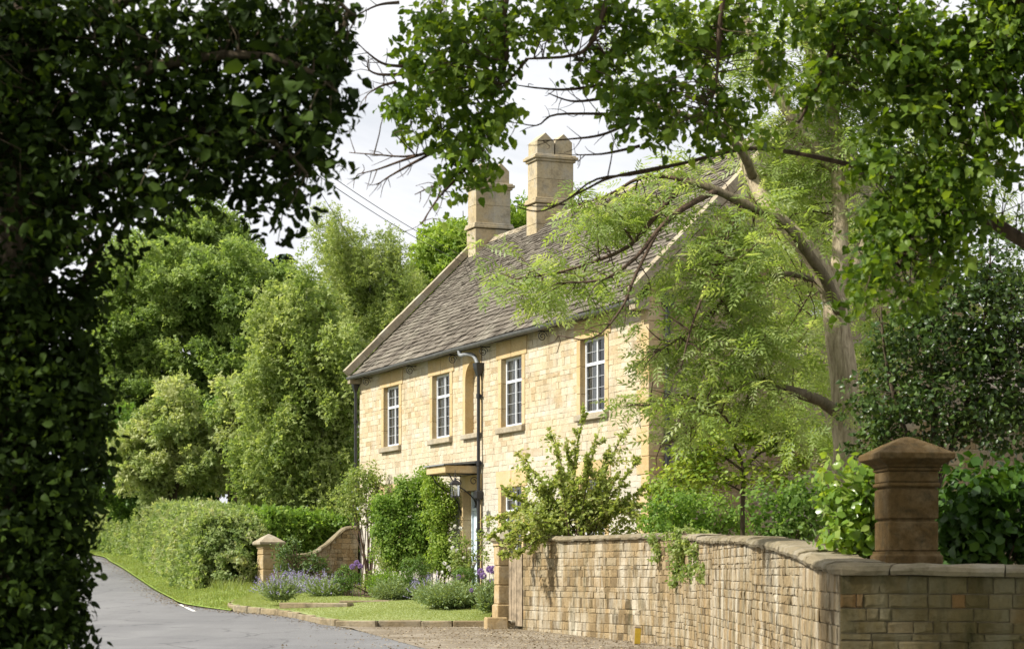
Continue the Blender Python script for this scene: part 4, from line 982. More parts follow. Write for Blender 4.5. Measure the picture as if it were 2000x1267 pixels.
L7 = limb(bt, [(1585, 545, 21.8), (1540, 535, 21.6), (1490, 545, 21.5), (1440, 552, 21.4)], .035, .02, 7, 12)
L8 = limb(bt, [(1470, 345, 22), (1440, 285, 21.6), (1360, 235, 21.4), (1280, 205, 21.3), (1190, 170, 21.2)], .05, .018, 7, 18)
hang = [limb(br, [(1400, 372, 21.1), (1330, 410, 20.9), (1285, 450, 20.8), (1240, 505, 20.7), (1180, 545, 20.7), (1110, 552, 20.7)], .036, .008, 6, 18),
        limb(br, [(1345, 352, 21.1), (1290, 410, 21), (1240, 470, 21), (1190, 500, 21), (1100, 530, 21), (1010, 545, 21)], .034, .006, 6, 18),
        limb(br, [(1285, 450, 20.8), (1240, 540, 20.6), (1215, 600, 20.5), (1160, 660, 20.4), (1090, 655, 20.4)], .020, .005, 5, 14),
        limb(br, [(1345, 352, 21.1), (1260, 345, 21.2), (1190, 380, 21.2), (1130, 400, 21.2)], .026, .007, 6, 14),
        limb(br, [(1450, 397, 21.2), (1420, 470, 21), (1380, 560, 20.8), (1350, 640, 20.7), (1330, 720, 20.6)], .025, .007, 6, 14),
        limb(br, [(1470, 748, 21.4), (1450, 680, 21.2), (1430, 620, 21.2), (1400, 570, 21.2)], .022, .007, 6, 12),
        limb(br, [(1470, 748, 21.4), (1440, 830, 21.2), (1400, 800, 21.1), (1330, 770, 21), (1270, 790, 20.9)], .022, .006, 6, 12),
        limb(br, [(1440, 552, 21.4), (1400, 600, 21.2), (1340, 650, 21), (1280, 690, 20.9)], .02, .006, 6, 12)]
nodes = np.concatenate([L1[6:], L2[6:], L3[8:], L4[6:], L5[5:], L6, L7, L8]+[h[3:] for h in hang])
for h in hang+[L2, L5, L8, L7]: fray(br, h, 12, .32, .006, .2)
ab_ = blob_list([(1185, 405, 95, 42), (1290, 385, 80, 45), (1140, 430, 50, 35), (1230, 440, 70, 45), (1120, 540, 70, 45), (1040, 545, 60, 42), (965, 535, 45, 40, None, None, .6), (1080, 590, 70, 30), (1170, 600, 50, 28, None, None, .7), (940, 490, 25, 20, None, None, .5), (1200, 545, 50, 40, None, None, .6), (1310, 330, 60, 40),
    (1330, 560, 70, 55), (1400, 500, 70, 55, None, None, .7), (1430, 640, 110, 80), (1350, 690, 80, 80), (1480, 720, 100, 80), (1262, 690, 40, 70, None, None, .5), (1255, 780, 55, 55, None, None, .6), (1400, 790, 100, 60), (1530, 650, 50, 60, 22.9, None, .8), (1500, 560, 50, 45, None, None, .6), (1480, 440, 50, 45, None, None, .5), (1320, 850, 60, 40, None, None, .5), (1570, 480, 50, 50, 23.2, None, .8), (1350, 400, 40, 35, None, None, .4), (1540, 570, 50, 50, 23.), (1440, 540, 60, 45), (1400, 450, 50, 40, None, None, .7), (1490, 640, 50, 50), (1500, 800, 60, 40, None, None, .8), (1360, 480, 50, 40, None, None, .6), (1420, 440, 60, 50), (1470, 490, 60, 45), (1380, 540, 50, 40), (1540, 470, 50, 50, 23., None, .8), (1490, 390, 50, 35, None, None, .8), (1440, 580, 60, 40, None, None, .7), (1340, 500, 50, 40, None, None, .6), (1330, 800, 60, 40, None, None, .7), (1590, 640, 50, 60, 24), (1585, 660, 35, 40, 21.3, None, .35), (1600, 460, 35, 35, 21.3, None, .4), (1660, 800, 30, 50, 21.3, None, .4), (1560, 540, 35, 35, 21.3, None, .35), (1600, 760, 60, 60, 24), (1700, 560, 60, 80, 24), (1580, 400, 60, 50, 23.5), (1710, 680, 50, 80, 24), (1690, 440, 50, 60, 24), (1600, 860, 60, 50, 24), (1550, 740, 50, 50, 23.5)], 21.2, .75)
ab2 = blob_list([(1530, 130, 70, 60), (1450, 150, 60, 70, None, None, .6), (1550, 250, 60, 60), (1600, 310, 80, 80), (1660, 130, 80, 80), (1490, 340, 60, 50, None, None, .6), (1560, 430, 50, 40, None, None, .6), (1700, 260, 80, 80), (1710, 400, 50, 50, None, None, .6), (1760, 330, 80, 80), (1850, 300, 90, 80), (1920, 400, 90, 60, None, None, .6), (1350, 60, 80, 60, None, None, .6), (1250, 110, 60, 50, None, None, .5), (1960, 560, 50, 100, None, None, .8), (1800, 150, 100, 90), (1600, 30, 120, 60), (1440, 60, 70, 60), (1690, 60, 80, 60, None, None, .8), (1620, 180, 70, 60), (1560, 360, 60, 60), (1470, 260, 50, 50, None, None, .7)], 22.4, .8)
asp = sp(cr=.20, per=9, size=.205, tpl=PIN, cover=5.6, cv=.22, lv=.15, out=.2, up=.9, rnd=.45, droop=.55, pw=.6)
mb = MB(); cs = crown(mb, ab_, asp); cs2 = crown(mb, ab2, {**asp, 'cover': 6}); at(mb, ash).build('crown', G['ash'], ash)
twigs(br, nodes, cs, .009, .004, .08, 4, .45, 1.3); twigs(br, nodes, cs2, .008, .003, .08, 4, .4, 1.4)
at(br, ash).build('branches', M['twig'], ash, True); at(bt, ash).build('limb', M['midbark'], ash, True)
at(t, ash).build('trunk', M['ashbark'], ash, True)

# ---------------------------------------------------------------- broad-leaved tree overhanging from the right
ov = thing('lime_tree', 'big broad leaved tree whose dark leafy branches hang over the top right', 'tree', (6.2, 13.2, -.6))
t = MB(); T0 = np.array([6.2, 13.2, -.6])
tr = smooth_path([T0, T0+[-.05, 0, 2.4], T0+[-.2, .1, 5.0], T0+[-.5, .2, 8.5]], 18, .01); t.tube(tr, np.linspace(.34, .18, 18), 12, .5, wob=.04)
B = []
def lb(pts, r0, r1, n=20): q = limb(t, pts, r0, r1, 8, n); B.append(q); return q
lb([(2860, 640, 13.2), (2300, 560, 13.4), (2060, 500, 13.8), (1950, 440, 14), (1870, 405, 14.1), (1790, 372, 14.2), (1690, 330, 14.2), (1560, 300, 14.3)], .062, .014)
lb([(2840, 200, 13.2), (2300, 60, 13.3), (1950, -20, 13.4), (1700, -60, 13.5), (1450, -60, 13.6), (1200, -70, 13.8), (1000, -60, 14), (850, -40, 14.1)], .12, .02, 30)
lb([(2000, -10, 13.4), (1920, 120, 13.6), (1850, 260, 13.8), (1800, 380, 13.8), (1760, 520, 13.8)], .035, .010)
lb([(1000, -60, 14), (985, 30, 14), (990, 110, 14), (975, 160, 14.1), (950, 230, 14.1), (945, 300, 14.1)], .022, .006)
lb([(1420, -60, 13.6), (1405, 60, 13.7), (1400, 150, 13.8), (1385, 220, 13.8)], .02, .006)
lb([(1200, -70, 13.8), (1180, 20, 13.8), (1150, 90, 13.9), (1110, 110, 14), (1030, 115, 14)], .022, .007)
lb([(1560, 300, 14.3), (1460, 290, 14.5), (1330, 320, 14.6), (1240, 340, 14.6), (1160, 352, 14.6), (1090, 400, 14.6), (1010, 400, 14.6)], .017, .003, 24)
lb([(1330, 320, 14.6), (1200, 345, 14.6), (1140, 372, 14.6), (1060, 412, 14.6), (1005, 402, 14.6)], .012, .004)
lb([(1700, -60, 13.5), (1640, 60, 13.6), (1600, 160, 13.7), (1560, 240, 13.8)], .03, .008)
# bare reaching twigs on the left of this tree
TW = []
for pts in ([(960, 235, 14.1), (880, 285, 14.2), (800, 305, 14.2), (735, 302, 14.2), (682, 298, 14.3)], [(870, 285, 14.2), (800, 322, 14.2), (760, 345, 14.2), (735, 362, 14.2)], [(860, 290, 14.2), (790, 312, 14.2), (740, 330, 14.2), (700, 340, 14.2)],
            [(945, 290, 14.1), (900, 340, 14.1), (862, 380, 14.1), (840, 410, 14.1), (822, 440, 14.1)], [(930, 300, 14.1), (880, 350, 14.1), (840, 366, 14.2), (810, 380, 14.2)],
            [(1030, 115, 14), (1000, 150, 14), (980, 165, 14)], [(1180, 165, 14.2), (1110, 175, 14.2), (1050, 172, 14.3), (1000, 165, 14.3)], [(1190, 190, 14.2), (1120, 198, 14.2), (1070, 182, 14.2)],
            [(1230, 225, 14.3), (1150, 222, 14.3), (1080, 225, 14.3), (1050, 245, 14.3), (1010, 240, 14.3)], [(1250, 230, 14.3), (1180, 262, 14.3), (1110, 272, 14.3), (1050, 275, 14.3)],
            [(790, 130, 14), (750, 125, 14), (720, 105, 14), (702, 88, 14)], [(785, 145, 14), (745, 146, 14), (722, 138, 14), (717, 122, 14)], [(775, 160, 14), (745, 168, 14), (718, 184, 14)], [(780, 5, 14), (740, 10, 14), (700, 28, 14)], [(1250, 285, 14.4), (1180, 300, 14.4), (1120, 303, 14.4)]):
    q = limb(t, pts, .013, .003, 5, 14); TW.append(q); fray(t, q, 7, .16, .0035, .1)
lblobs = blob_list([(830, 60, 70, 75), (900, 50, 90, 70), (970, 70, 60, 80), (830, 150, 60, 70), (900, 140, 80, 70), (800, 215, 42, 45), (860, 230, 55, 50), (930, 210, 60, 60), (780, 225, 26, 36), (900, 290, 70, 45), (970, 260, 45, 45), (1010, 205, 50, 22, None, None, .6), (915, 345, 45, 45), (865, 372, 18, 28), (960, 320, 30, 35, None, None, .7), (970, 140, 40, 50),
    (1050, 15, 80, 30), (1110, 60, 55, 40), (1190, 50, 80, 60), (1300, 60, 110, 80), (1420, 40, 110, 80), (1170, 130, 50, 45), (1260, 170, 75, 55), (1340, 200, 100, 60), (1240, 220, 50, 45), (1420, 230, 60, 60), (1300, 275, 50, 32), (1230, 265, 25, 25), (1180, 190, 25, 35, None, None, .6), (1390, 290, 40, 25, None, None, .7), (1470, 270, 30, 40), (1040, 60, 60, 25, None, None, .6), (1000, 20, 50, 40, None, None, .7), (1130, 15, 60, 30), (1100, 110, 40, 25, None, None, .5), (1500, 130, 40, 80, None, None, .7)], 14.0, .45)
rblobs = blob_list([(1560, 40, 110, 60, None, None, .7), (1700, 50, 130, 90), (1880, 70, 160, 120), (1600, 170, 80, 70, None, None, .6), (1790, 200, 120, 110), (1930, 230, 100, 110), (1720, 320, 80, 60, None, None, .8), (1850, 350, 110, 70), (1740, 440, 90, 75), (1800, 400, 80, 70), (1720, 525, 65, 55), (1840, 480, 65, 80), (1680, 590, 38, 28), (1780, 570, 65, 38), (1880, 420, 70, 60), (1960, 60, 60, 110), (2060, 200, 90, 200), (1990, 40, 60, 90), (1660, 130, 60, 60, None, None, .6), (1780, 120, 80, 80), (1970, 320, 30, 40, None, None, .5), (2100, 20, 150, 150), (1690, 470, 20, 40, None, None, .5)], 13.6, .5)
lsp = sp(cr=.135, per=13, size=.061, tpl=[BR, OVW, BRC, OVC], cover=6.8, cv=.3, lv=.22, out=.25, up=.5, rnd=.5, droop=.9, pw=.55)
mb = MB(); ca = crown(mb, lblobs, lsp); cb = crown(mb, rblobs, {**lsp, 'cover': 9.2, 'size': .060}); at(mb, ov).build('crown', G['lime'], ov)
nodes = np.concatenate([q[2:] for q in B]+TW[:6])
twigs(t, nodes, ca, .005, .002, .05, 4, .6, 1.2); twigs(t, nodes, cb, .005, .002, .05, 4, .5, 1.2)
# unseen boughs, added over the camera and frame to shade the near wall
mb = MB(); crown(mb, [(np.array([1.0, 4.5, 5.0]), np.array([6.0, 7.5, .9]), 1.6), (np.array([4.2, 13.5, 6.2]), np.array([2.6, 2.0, .8]), 1.), (np.array([1.4, 13.6, 6.0]), np.array([1.6, 1.4, .6]), 1.)], {**lsp, 'cover': 4, 'cr': .22, 'size': .12}); at(mb, ov).build('shade_crown', G['lime'], ov)
at(t, ov).build('trunk', M['twig'], ov, True)

# ---------------------------------------------------------------- ivy-clad tree on the left
iv = thing('ivy_clad_tree', 'dark ivy covered tree filling the left edge with its canopy across the top left', 'tree', (-2.85, 11., -1.6))
t = MB()
T = limb(t, [(-10, 1700, 11), (10, 1200, 11), (30, 800, 11), (45, 540, 11), (50, 300, 11), (70, 0, 11), (60, -400, 11)], .17, .10, 12, 26)
T2 = limb(t, [(-60, 1700, 11.3), (-30, 900, 11.3), (-5, 480, 11.3), (10, 200, 11.3), (-20, -300, 11.3)], .09, .06, 9, 20)
bb = [limb(t, [(45, 540, 11), (120, 420, 10.9), (230, 330, 10.8), (380, 260, 10.7), (520, 270, 10.6), (600, 340, 10.6)], .05, .008, 8, 22),
      limb(t, [(50, 300, 11), (180, 180, 10.8), (350, 120, 10.6), (520, 110, 10.5), (650, 160, 10.4)], .05, .008, 8, 22),
      limb(t, [(60, 100, 11), (220, 10, 10.9), (400, -40, 10.8), (600, -30, 10.7), (690, 30, 10.7)], .045, .008, 8, 20),
      limb(t, [(135, 640, 11), (170, 540, 10.9), (200, 470, 10.9), (260, 400, 10.8)], .03, .010, 7, 14)]
canopy = blob_list([(60, 60, 200, 130), (250, 70, 150, 110), (420, 70, 140, 110), (560, 70, 120, 100), (640, 60, 55, 85), (120, 220, 170, 110), (300, 220, 150, 100), (450, 230, 130, 100), (570, 200, 100, 90), (640, 170, 45, 65), (120, 350, 140, 90), (300, 330, 130, 85), (440, 320, 110, 65), (550, 310, 80, 75), (610, 270, 50, 60), (560, 400, 45, 45, None, None, .8), (545, 440, 25, 25, None, None, .6), (90, 460, 110, 70), (200, 440, 70, 70, None, None, .8), (300, 420, 70, 40, None, None, .8), (380, 370, 60, 35, None, None, .8), (495, 385, 35, 45, None, None, .7), (640, 370, 16, 14, None, None, .5), (-120, 200, 200, 300), (180, 520, 40, 50)], 10.7, .55)
isp = sp(cr=.14, per=14, size=.060, tpl=[OV, OVN, OVC], cover=13, cv=.22, lv=.18, out=.4, up=.3, rnd=.8, droop=.4, pw=.6)
mb = MB(); c1 = crown(mb, canopy, isp)
edge = blob_list([(600, 130, 80, 90), (660, 90, 40, 70), (560, 220, 90, 60), (500, 150, 60, 70), (650, 200, 40, 50)], 10.0, .25)
c1b = crown(mb, edge, {**isp, 'tpl': OVC, 'size': .085, 'per': 5, 'cover': 1.4})
hi = [(np.array([-2.2, 14.35, 5.3]), np.array([1.6, .95, 1.0]), 1.3), (np.array([-2.6, 12.4, 6.2]), np.array([1.8, 1.6, 1.0]), .25), (np.array([-4.9, 12.2, 4.4]), np.array([1.4, 2.2, 2.0]), .6)]  # out-of-view boughs added to keep sun off the pier and wall return
crown(mb, hi, {**isp, 'cr': .3, 'per': 40, 'size': .11, 'cover': 7})
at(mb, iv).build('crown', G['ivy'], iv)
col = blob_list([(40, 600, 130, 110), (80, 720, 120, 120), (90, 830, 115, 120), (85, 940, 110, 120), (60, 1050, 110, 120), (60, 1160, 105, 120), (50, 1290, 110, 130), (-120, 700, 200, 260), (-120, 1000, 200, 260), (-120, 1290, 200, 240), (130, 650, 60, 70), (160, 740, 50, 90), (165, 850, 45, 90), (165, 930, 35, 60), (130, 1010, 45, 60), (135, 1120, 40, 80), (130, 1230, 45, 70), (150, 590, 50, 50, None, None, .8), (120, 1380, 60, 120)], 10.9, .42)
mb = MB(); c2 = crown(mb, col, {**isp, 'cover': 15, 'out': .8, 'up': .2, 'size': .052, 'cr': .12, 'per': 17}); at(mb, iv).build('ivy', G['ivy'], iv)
twigs(t, np.concatenate(bb), c1, .006, .002, .04, 4, .45, 1.1); at(t, iv).build('trunk', M['bark'], iv, True)

# ---------------------------------------------------------------- dark evergreen and laurels on the right
ho = thing('holly_tree', 'loose dark glossy evergreen tree standing right of the ash trunk', 'tree', W(1830, 1118, 20)-[0, 0, .6])
t = MB(); H = [limb(t, [(1830, 1200, 20), (1826, 900, 20), (1822, 700, 20), (1818, 560, 20), (1815, 440, 20)], .045, .015, 7, 18), limb(t, [(1828, 960, 20), (1890, 780, 20), (1920, 640, 20), (1935, 500, 20)], .03, .008, 6, 16), limb(t, [(1826, 980, 20), (1760, 820, 19.9), (1730, 700, 19.9), (1720, 600, 19.9)], .03, .008, 6, 16)]
hb = blob_list([(1800, 620, 90, 90), (1880, 570, 80, 90), (1950, 520, 60, 90), (1740, 690, 65, 80, None, None, .8), (1840, 720, 100, 90), (1930, 700, 90, 100), (1770, 800, 90, 80), (1880, 820, 110, 70), (1980, 800, 70, 100), (1690, 780, 45, 70, None, None, .7), (1700, 850, 50, 50, None, None, .7), (1820, 520, 50, 60, None, None, .6), (1730, 860, 60, 50), (1960, 620, 60, 80), (2040, 700, 80, 200)], 20, .7)
mb = MB(); hc = crown(mb, hb, sp(cr=.18, per=22, size=.056, tpl=[OV, OVC], cover=9.5, cv=.25, lv=.2, out=.4, up=.5, rnd=.8, droop=.1, pw=.6)); at(mb, ho).build('crown', G['holly'], ho)
twigs(t, np.concatenate([h[3:] for h in H]), hc, .006, .002, .05, 4, .6, 1.3); at(t, ho).build('trunk', M['bark'], ho, True)
def bush(name, label, cat, blobs, Y, dY, base, mat, spec, zbase, stems=10, sr=.012, group=None, barkm='twig'):
    bx_, Yb = (base-1000)/F*Y, Y; root = thing(name, label, cat, (bx_, Yb, zbase), 0, group)
    mb = MB(); bl = blob_list(blobs, Y, dY); cs = crown(mb, bl, spec); at(mb, root).build('foliage', mat, root)
    if stems:
        t = MB(); bs = np.array([bx_, Yb, zbase])
        for k in rng.choice(len(cs), min(stems, len(cs)), False):
            a = bs+np.append(rng.normal(0, .08, 2), 0); e = cs[k]; t.tube(smooth_path([a, (a+e)/2+[0, 0, .12*np.linalg.norm(e-a)], e], 8), np.linspace(sr, sr*.35, 8), 5, .5, cap=False)
        at(t, root).build('stem', M[barkm], root)
    return root
lau = sp(cr=.16, per=16, size=.092, tpl=[OVW, OV, OVC], cover=9, cv=.2, lv=.2, out=.6, up=.35, rnd=.45, droop=-.1)
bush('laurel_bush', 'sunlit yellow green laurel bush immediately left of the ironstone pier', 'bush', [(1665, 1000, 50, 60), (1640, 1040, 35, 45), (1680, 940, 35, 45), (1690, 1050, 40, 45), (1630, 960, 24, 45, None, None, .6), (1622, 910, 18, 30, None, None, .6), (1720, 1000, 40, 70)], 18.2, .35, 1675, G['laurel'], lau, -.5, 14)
bush('laurel_hedge', 'dark green laurel hedge in shade right of the ironstone pier', 'hedge', [(1890, 960, 60, 60), (1960, 950, 60, 60), (2040, 960, 60, 70), (1870, 1040, 55, 60), (1950, 1050, 70, 60), (2040, 1060, 60, 60), (1900, 1100, 60, 40), (1850, 1000, 35, 60)], 17.6, .4, 1920, G['laurelshade'], {**lau, 'size': .095, 'cover': 10, 'cr': .16}, -.5, 16)
# small acer with a dark stem, and the shrubs in the border behind the wall
ac = thing('acer_tree', 'small layered acer with slim dark stem behind the middle of the wall', 'tree', ((1450-1000)/F*28, 28, -.5))
t = MB(); a0 = limb(t, [(1450, 1190, 28), (1450, 1040, 28), (1451, 960, 28), (1452, 915, 28), (1440, 880, 28)], .035, .022, 7, 14)
ab3 = [limb(t, [(1452, 915, 28), (1490, 880, 28), (1530, 860, 27.9), (1580, 850, 27.9)], .02, .006, 6, 12), limb(t, [(1452, 920, 28), (1410, 890, 28), (1370, 880, 28), (1330, 870, 28)], .02, .006, 6, 12), limb(t, [(1440, 880, 28), (1430, 850, 28), (1470, 820, 28.1), (1500, 815, 28.2)], .018, .006, 6, 12), limb(t, [(1450, 960, 28), (1410, 940, 27.9), (1360, 930, 27.9)], .014, .005, 6, 10)]
mb = MB(); cs = crown(mb, blob_list([(1380, 860, 65, 35), (1450, 830, 70, 35), (1530, 820, 60, 35), (1570, 860, 45, 35), (1360, 900, 55, 30), (1510, 870, 45, 25, None, None, .7), (1340, 930, 55, 25), (1420, 895, 40, 20, None, None, .6), (1560, 900, 40, 25, None, None, .6), (1480, 850, 60, 30), (1390, 930, 50, 28), (1470, 930, 50, 25, None, None, .6), (1540, 935, 40, 25, None, None, .6)], 28, .7), sp(cr=.2, per=28, size=.075, tpl=OV, cover=11, cv=.25, lv=.2, out=.2, up=.9, rnd=.4, droop=.3, stretch=(1.2, 1.2, .45)))
at(mb, ac).build('crown', G['maple'], ac); twigs(t, np.concatenate(ab3), cs, .006, .003, .05, 4, .6, 1.); at(t, ac).build('trunk', M['bark'], ac, True)
bs_ = sp(cr=.2, per=26, size=.075, tpl=OV, cover=7, cv=.25, lv=.2, out=.7, up=.5, rnd=.5, droop=.1)
bush('green_shrub', 'leafy mid green shrub behind the wall, left of the acer stem', 'shrub', [(1330, 985, 60, 45), (1390, 1000, 60, 45), (1340, 1035, 80, 30), (1280, 1020, 40, 35), (1420, 1030, 50, 30)], 34.8, .5, 1350, G['climber'], bs_, -.5)
bush('green_shrub', 'leafy darker shrub behind the wall, right of the acer stem', 'shrub', [(1500, 990, 60, 45), (1560, 980, 50, 60), (1520, 1035, 70, 30), (1590, 1020, 45, 45), (1600, 960, 35, 40)], 27, .5, 1540, G['hedgegreen'], bs_, -.5)
bush('green_shrub', 'yellowish maple like shrub in front of the gable downpipe', 'shrub', [(1290, 960, 45, 35), (1340, 940, 50, 35), (1310, 1000, 50, 35)], 36.5, .45, 1310, G['maple'], bs_, -.5)
# loose arching shrub over the wall by the gate
sb = thing('arching_shrub', 'loose arching shrub with small olive leaves rising over the wall by the gate', 'shrub', ((1130-1000)/F*38.2, 38.2, -.6))
t = MB(); mb = MB(); base = W(1130, 1090, 38.2); tips = [(1072, 835), (1010, 885), (1140, 800), (1105, 870), (1165, 850), (1218, 845), (1190, 880), (1245, 900), (1262, 950), (1030, 930), (985, 960), (1090, 910), (1150, 905), (1205, 930), (1060, 960), (1010, 1000), (970, 1010), (1240, 990), (1180, 960), (1120, 950), (985, 1060), (1010, 1085), (1040, 1070), (960, 1045), (1000, 1040), (1090, 1000), (1260, 1010), (1210, 1000), (1150, 1000), (1050, 1020), (1025, 1055), (975, 1085)]
for (px, py) in tips:
    e = W(px, py, 38.2+rng.normal(0, .45)-(.9 if py > 1035 else 0)); a = base+[rng.normal(0, .25), rng.normal(0, .2), 0]; m_ = a*.45+e*.55+[0, 0, .35*(1.1 if py > 980 else .3)]
    q = smooth_path([a, m_, e], 22); t.tube(q, np.linspace(.016, .004, 22), 5, .5, cap=False)
    for _ in range(9):
        i = rng.integers(6, 21); l = rng.uniform(.12, .42)*(1.2-i/30); dd = nrm(q[i]-q[i-3])*.8+rng.standard_normal(3)*.55+[0, 0, .1]; f = q[i]+nrm(dd)*l; t.tube([q[i], f], [.005, .002], 4, .5, cap=False)
        k = int(16+l*70); u = rng.random((k, 1)); pos = q[i]*(1-u)+f*u; leaves(mb, pos, nrm(f-q[i])*.8+rng.standard_normal((k, 3))*.7, rng.standard_normal((k, 3))*.6+[0, 0, .8], rng.uniform(.05, .095, k), np.clip(rng.normal(.5, .25, k), 0, 1), OV)
    k = 130; u = rng.uniform(.30, 1, k)*20.9; i = u.astype(int); pos = q[i]+(q[np.minimum(i+1, 21)]-q[i])*(u-i)[:, None]
    leaves(mb, pos, nrm(q[-1]-q[0])*.6+rng.standard_normal((k, 3))*.8, rng.standard_normal((k, 3))*.6+[0, 0, .8], rng.uniform(.05, .095, k), np.clip(rng.normal(.5, .25, k), 0, 1), OV)
crown(mb, blob_list([(1130, 1000, 110, 55), (1200, 1020, 65, 40), (1060, 1020, 60, 40), (1120, 940, 80, 50, None, None, .35), (1195, 940, 50, 60, None, None, .35), (1020, 1030, 40, 30, None, None, .5), (1000, 1075, 40, 18, 37.6, None, .5), (1080, 880, 35, 40, None, None, .3), (1215, 880, 35, 40, None, None, .3), (1020, 920, 40, 35, None, None, .35), (1070, 970, 60, 40, None, None, .6), (1170, 980, 60, 40, None, None, .6)], 38.4, .5), sp(cr=.2, per=20, size=.07, tpl=OV, cover=7, cv=.25, lv=.2, up=.6, rnd=.6))
at(mb, sb).build('foliage', G['shrub'], sb); at(t, sb).build('stem', M['twig'], sb)
# ivy hanging over the wall
hv_ = thing('hanging_creeper', 'small leaved creeper spilling over the wall coping at the bend', 'creeper', W(1340, 1042, 31.6))
wy = lambda px: float(np.interp(px, [1270, 1282, 1319, 1354, 1392], [34.0, 33.75, 32.65, 31.1, 28.9]))-.12
cb_ = [(1330, 1042, 46, 10), (1345, 1062, 36, 20), (1362, 1088, 22, 26), (1325, 1105, 14, 24), (1374, 1115, 10, 22), (1318, 1138, 7, 16), (1285, 1080, 10, 18), (1278, 1052, 18, 10), (1347, 1118, 16, 16), (1332, 1080, 20, 20)]
mb = MB(); crown(mb, blob_list([(a, b_, c*1.2, d*1.15, wy(a), .12) for a, b_, c, d in cb_]), sp(cr=.10, per=16, size=.058, tpl=OV, cover=7, cv=.28, lv=.25, out=.5, up=.3, rnd=.6, droop=.6))
at(mb, hv_).build('foliage', G['rose'], hv_)
t = MB(); ctr = W(1340, 1042, wy(1340)+.1)
for k, (a, b_, c, d) in enumerate(cb_): e = W(a, b_+d*.5, wy(a)); t.tube(smooth_path([ctr, (ctr+e)/2+[0, -.1, .06], e], 8), np.linspace(.008, .003, 8), 4, .5, cap=False)
at(t, hv_).build('stem', M['twig'], hv_)

# ---------------------------------------------------------------- front garden planting
gz = lambda Y: float(bedz(Y))-.02
cl = sp(cr=.17, per=28, size=.065, tpl=OV, cover=14, cv=.22, lv=.2, out=.9, up=.4, rnd=.5, droop=.3)
bush('climbing_shrub', 'rounded mass of fresh green climber against the wall left of the door', 'climber', [(770, 1000, 40, 50), (790, 1075, 50, 40), (760, 1085, 34, 34), (800, 960, 34, 30), (755, 1040, 32, 40), (800, 1030, 40, 50), (830, 990, 30, 50), (785, 940, 16, 16, None, None, .7), (822, 930, 16, 22, None, None, .7), (830, 1050, 28, 40), (745, 990, 20, 30)], 50.8, .45, 795, G['climber'], cl, gz(50.8), 14)
bush('climbing_shrub', 'narrow upright pillar of bright climber under the door hood', 'climber', [(850, 960, 26, 36), (860, 1095, 30, 30), (855, 1010, 28, 45), (862, 1060, 24, 45), (838, 925, 14, 16, None, None, .7), (872, 1090, 20, 30), (880, 985, 14, 40)], 48.9, .35, 860, G['lush'], cl, gz(48.9), 10)
bush('rose_bush', 'tall pale leaved rambling rose at the far corner of the house', 'rose', [(705, 950, 38, 40), (680, 980, 28, 30), (725, 930, 24, 28, None, None, .7), (715, 1000, 32, 30, None, None, .8), (690, 920, 22, 16, None, None, .6), (735, 965, 18, 34, None, None, .7)], 53.2, .4, 720, G['rose'], sp(cr=.19, per=20, size=.07, tpl=OV, cover=10, cv=.28, lv=.25, out=.5, up=.5, rnd=.7), gz(53), 16, .018)
rb = bush('rose_bush', 'white flowering rose bush in front of the pale door', 'rose', [(905, 1060, 22, 26), (918, 1090, 22, 25), (955, 1040, 22, 30, 45.5, None, .8), (900, 1100, 22, 22), (945, 1085, 16, 26, 45.5, None, .6), (890, 1085, 16, 25)], 45.8, .3, 915, G['rose'], sp(cr=.15, per=17, size=.065, tpl=OV, cover=5, cv=.28, lv=.25, out=.5, up=.5, rnd=.6), gz(45.8), 12)
fm = MB(); M_ = 16; leaves(fm, np.zeros((M_, 3)), ball(M_, 1)*[1, 1, .6]+[0, 0, .35], rng.standard_normal((M_, 3))*.3+[0, 0, 1], np.full(M_, .055), rng.random(M_), ovate(.5, .05, .02))
bl0 = fm.build('rose_bloom', G['petal'], rb)
for k, (px, py) in enumerate(((889, 1028), (899, 1032), (884, 1070), (893, 1075), (906, 1090), (868, 1100), (876, 1108), (917, 1072), (880, 1112), (926, 1100), (950, 1060), (862, 1118))):
    o = bl0 if k == 0 else bl0.copy()
    if k: C.objects.link(o); o.parent = rb
    o.location = tuple(W(px, py, 45.3)-np.array(rb.location)); o.rotation_euler = (rng.normal(0, .5)+.6, rng.normal(0, .4), rng.random()*6)
box_sp = sp(cr=.09, per=26, size=.04, tpl=RH, cover=9, cv=.15, lv=.2, out=1.2, up=.3, rnd=.35, pw=.25)
bush('box_ball', 'round clipped dark green box ball beside the curved wall', 'topiary', [(678, 1128, 26, 24)], 48.5, .28, 678, G['box'], box_sp, gz(48.5), 5)
bush('box_ball', 'larger soft clipped box mound in the middle of the flower bed', 'topiary', [(812, 1112, 32, 30)], 46.5, .32, 812, G['box'], box_sp, gz(46.5), 5)
bush('box_ball', 'clipped box mound between the rose bush and the purple alliums', 'topiary', [(908, 1128, 26, 22)], 44.4, .25, 908, G['box'], box_sp, gz(44.4), 5)
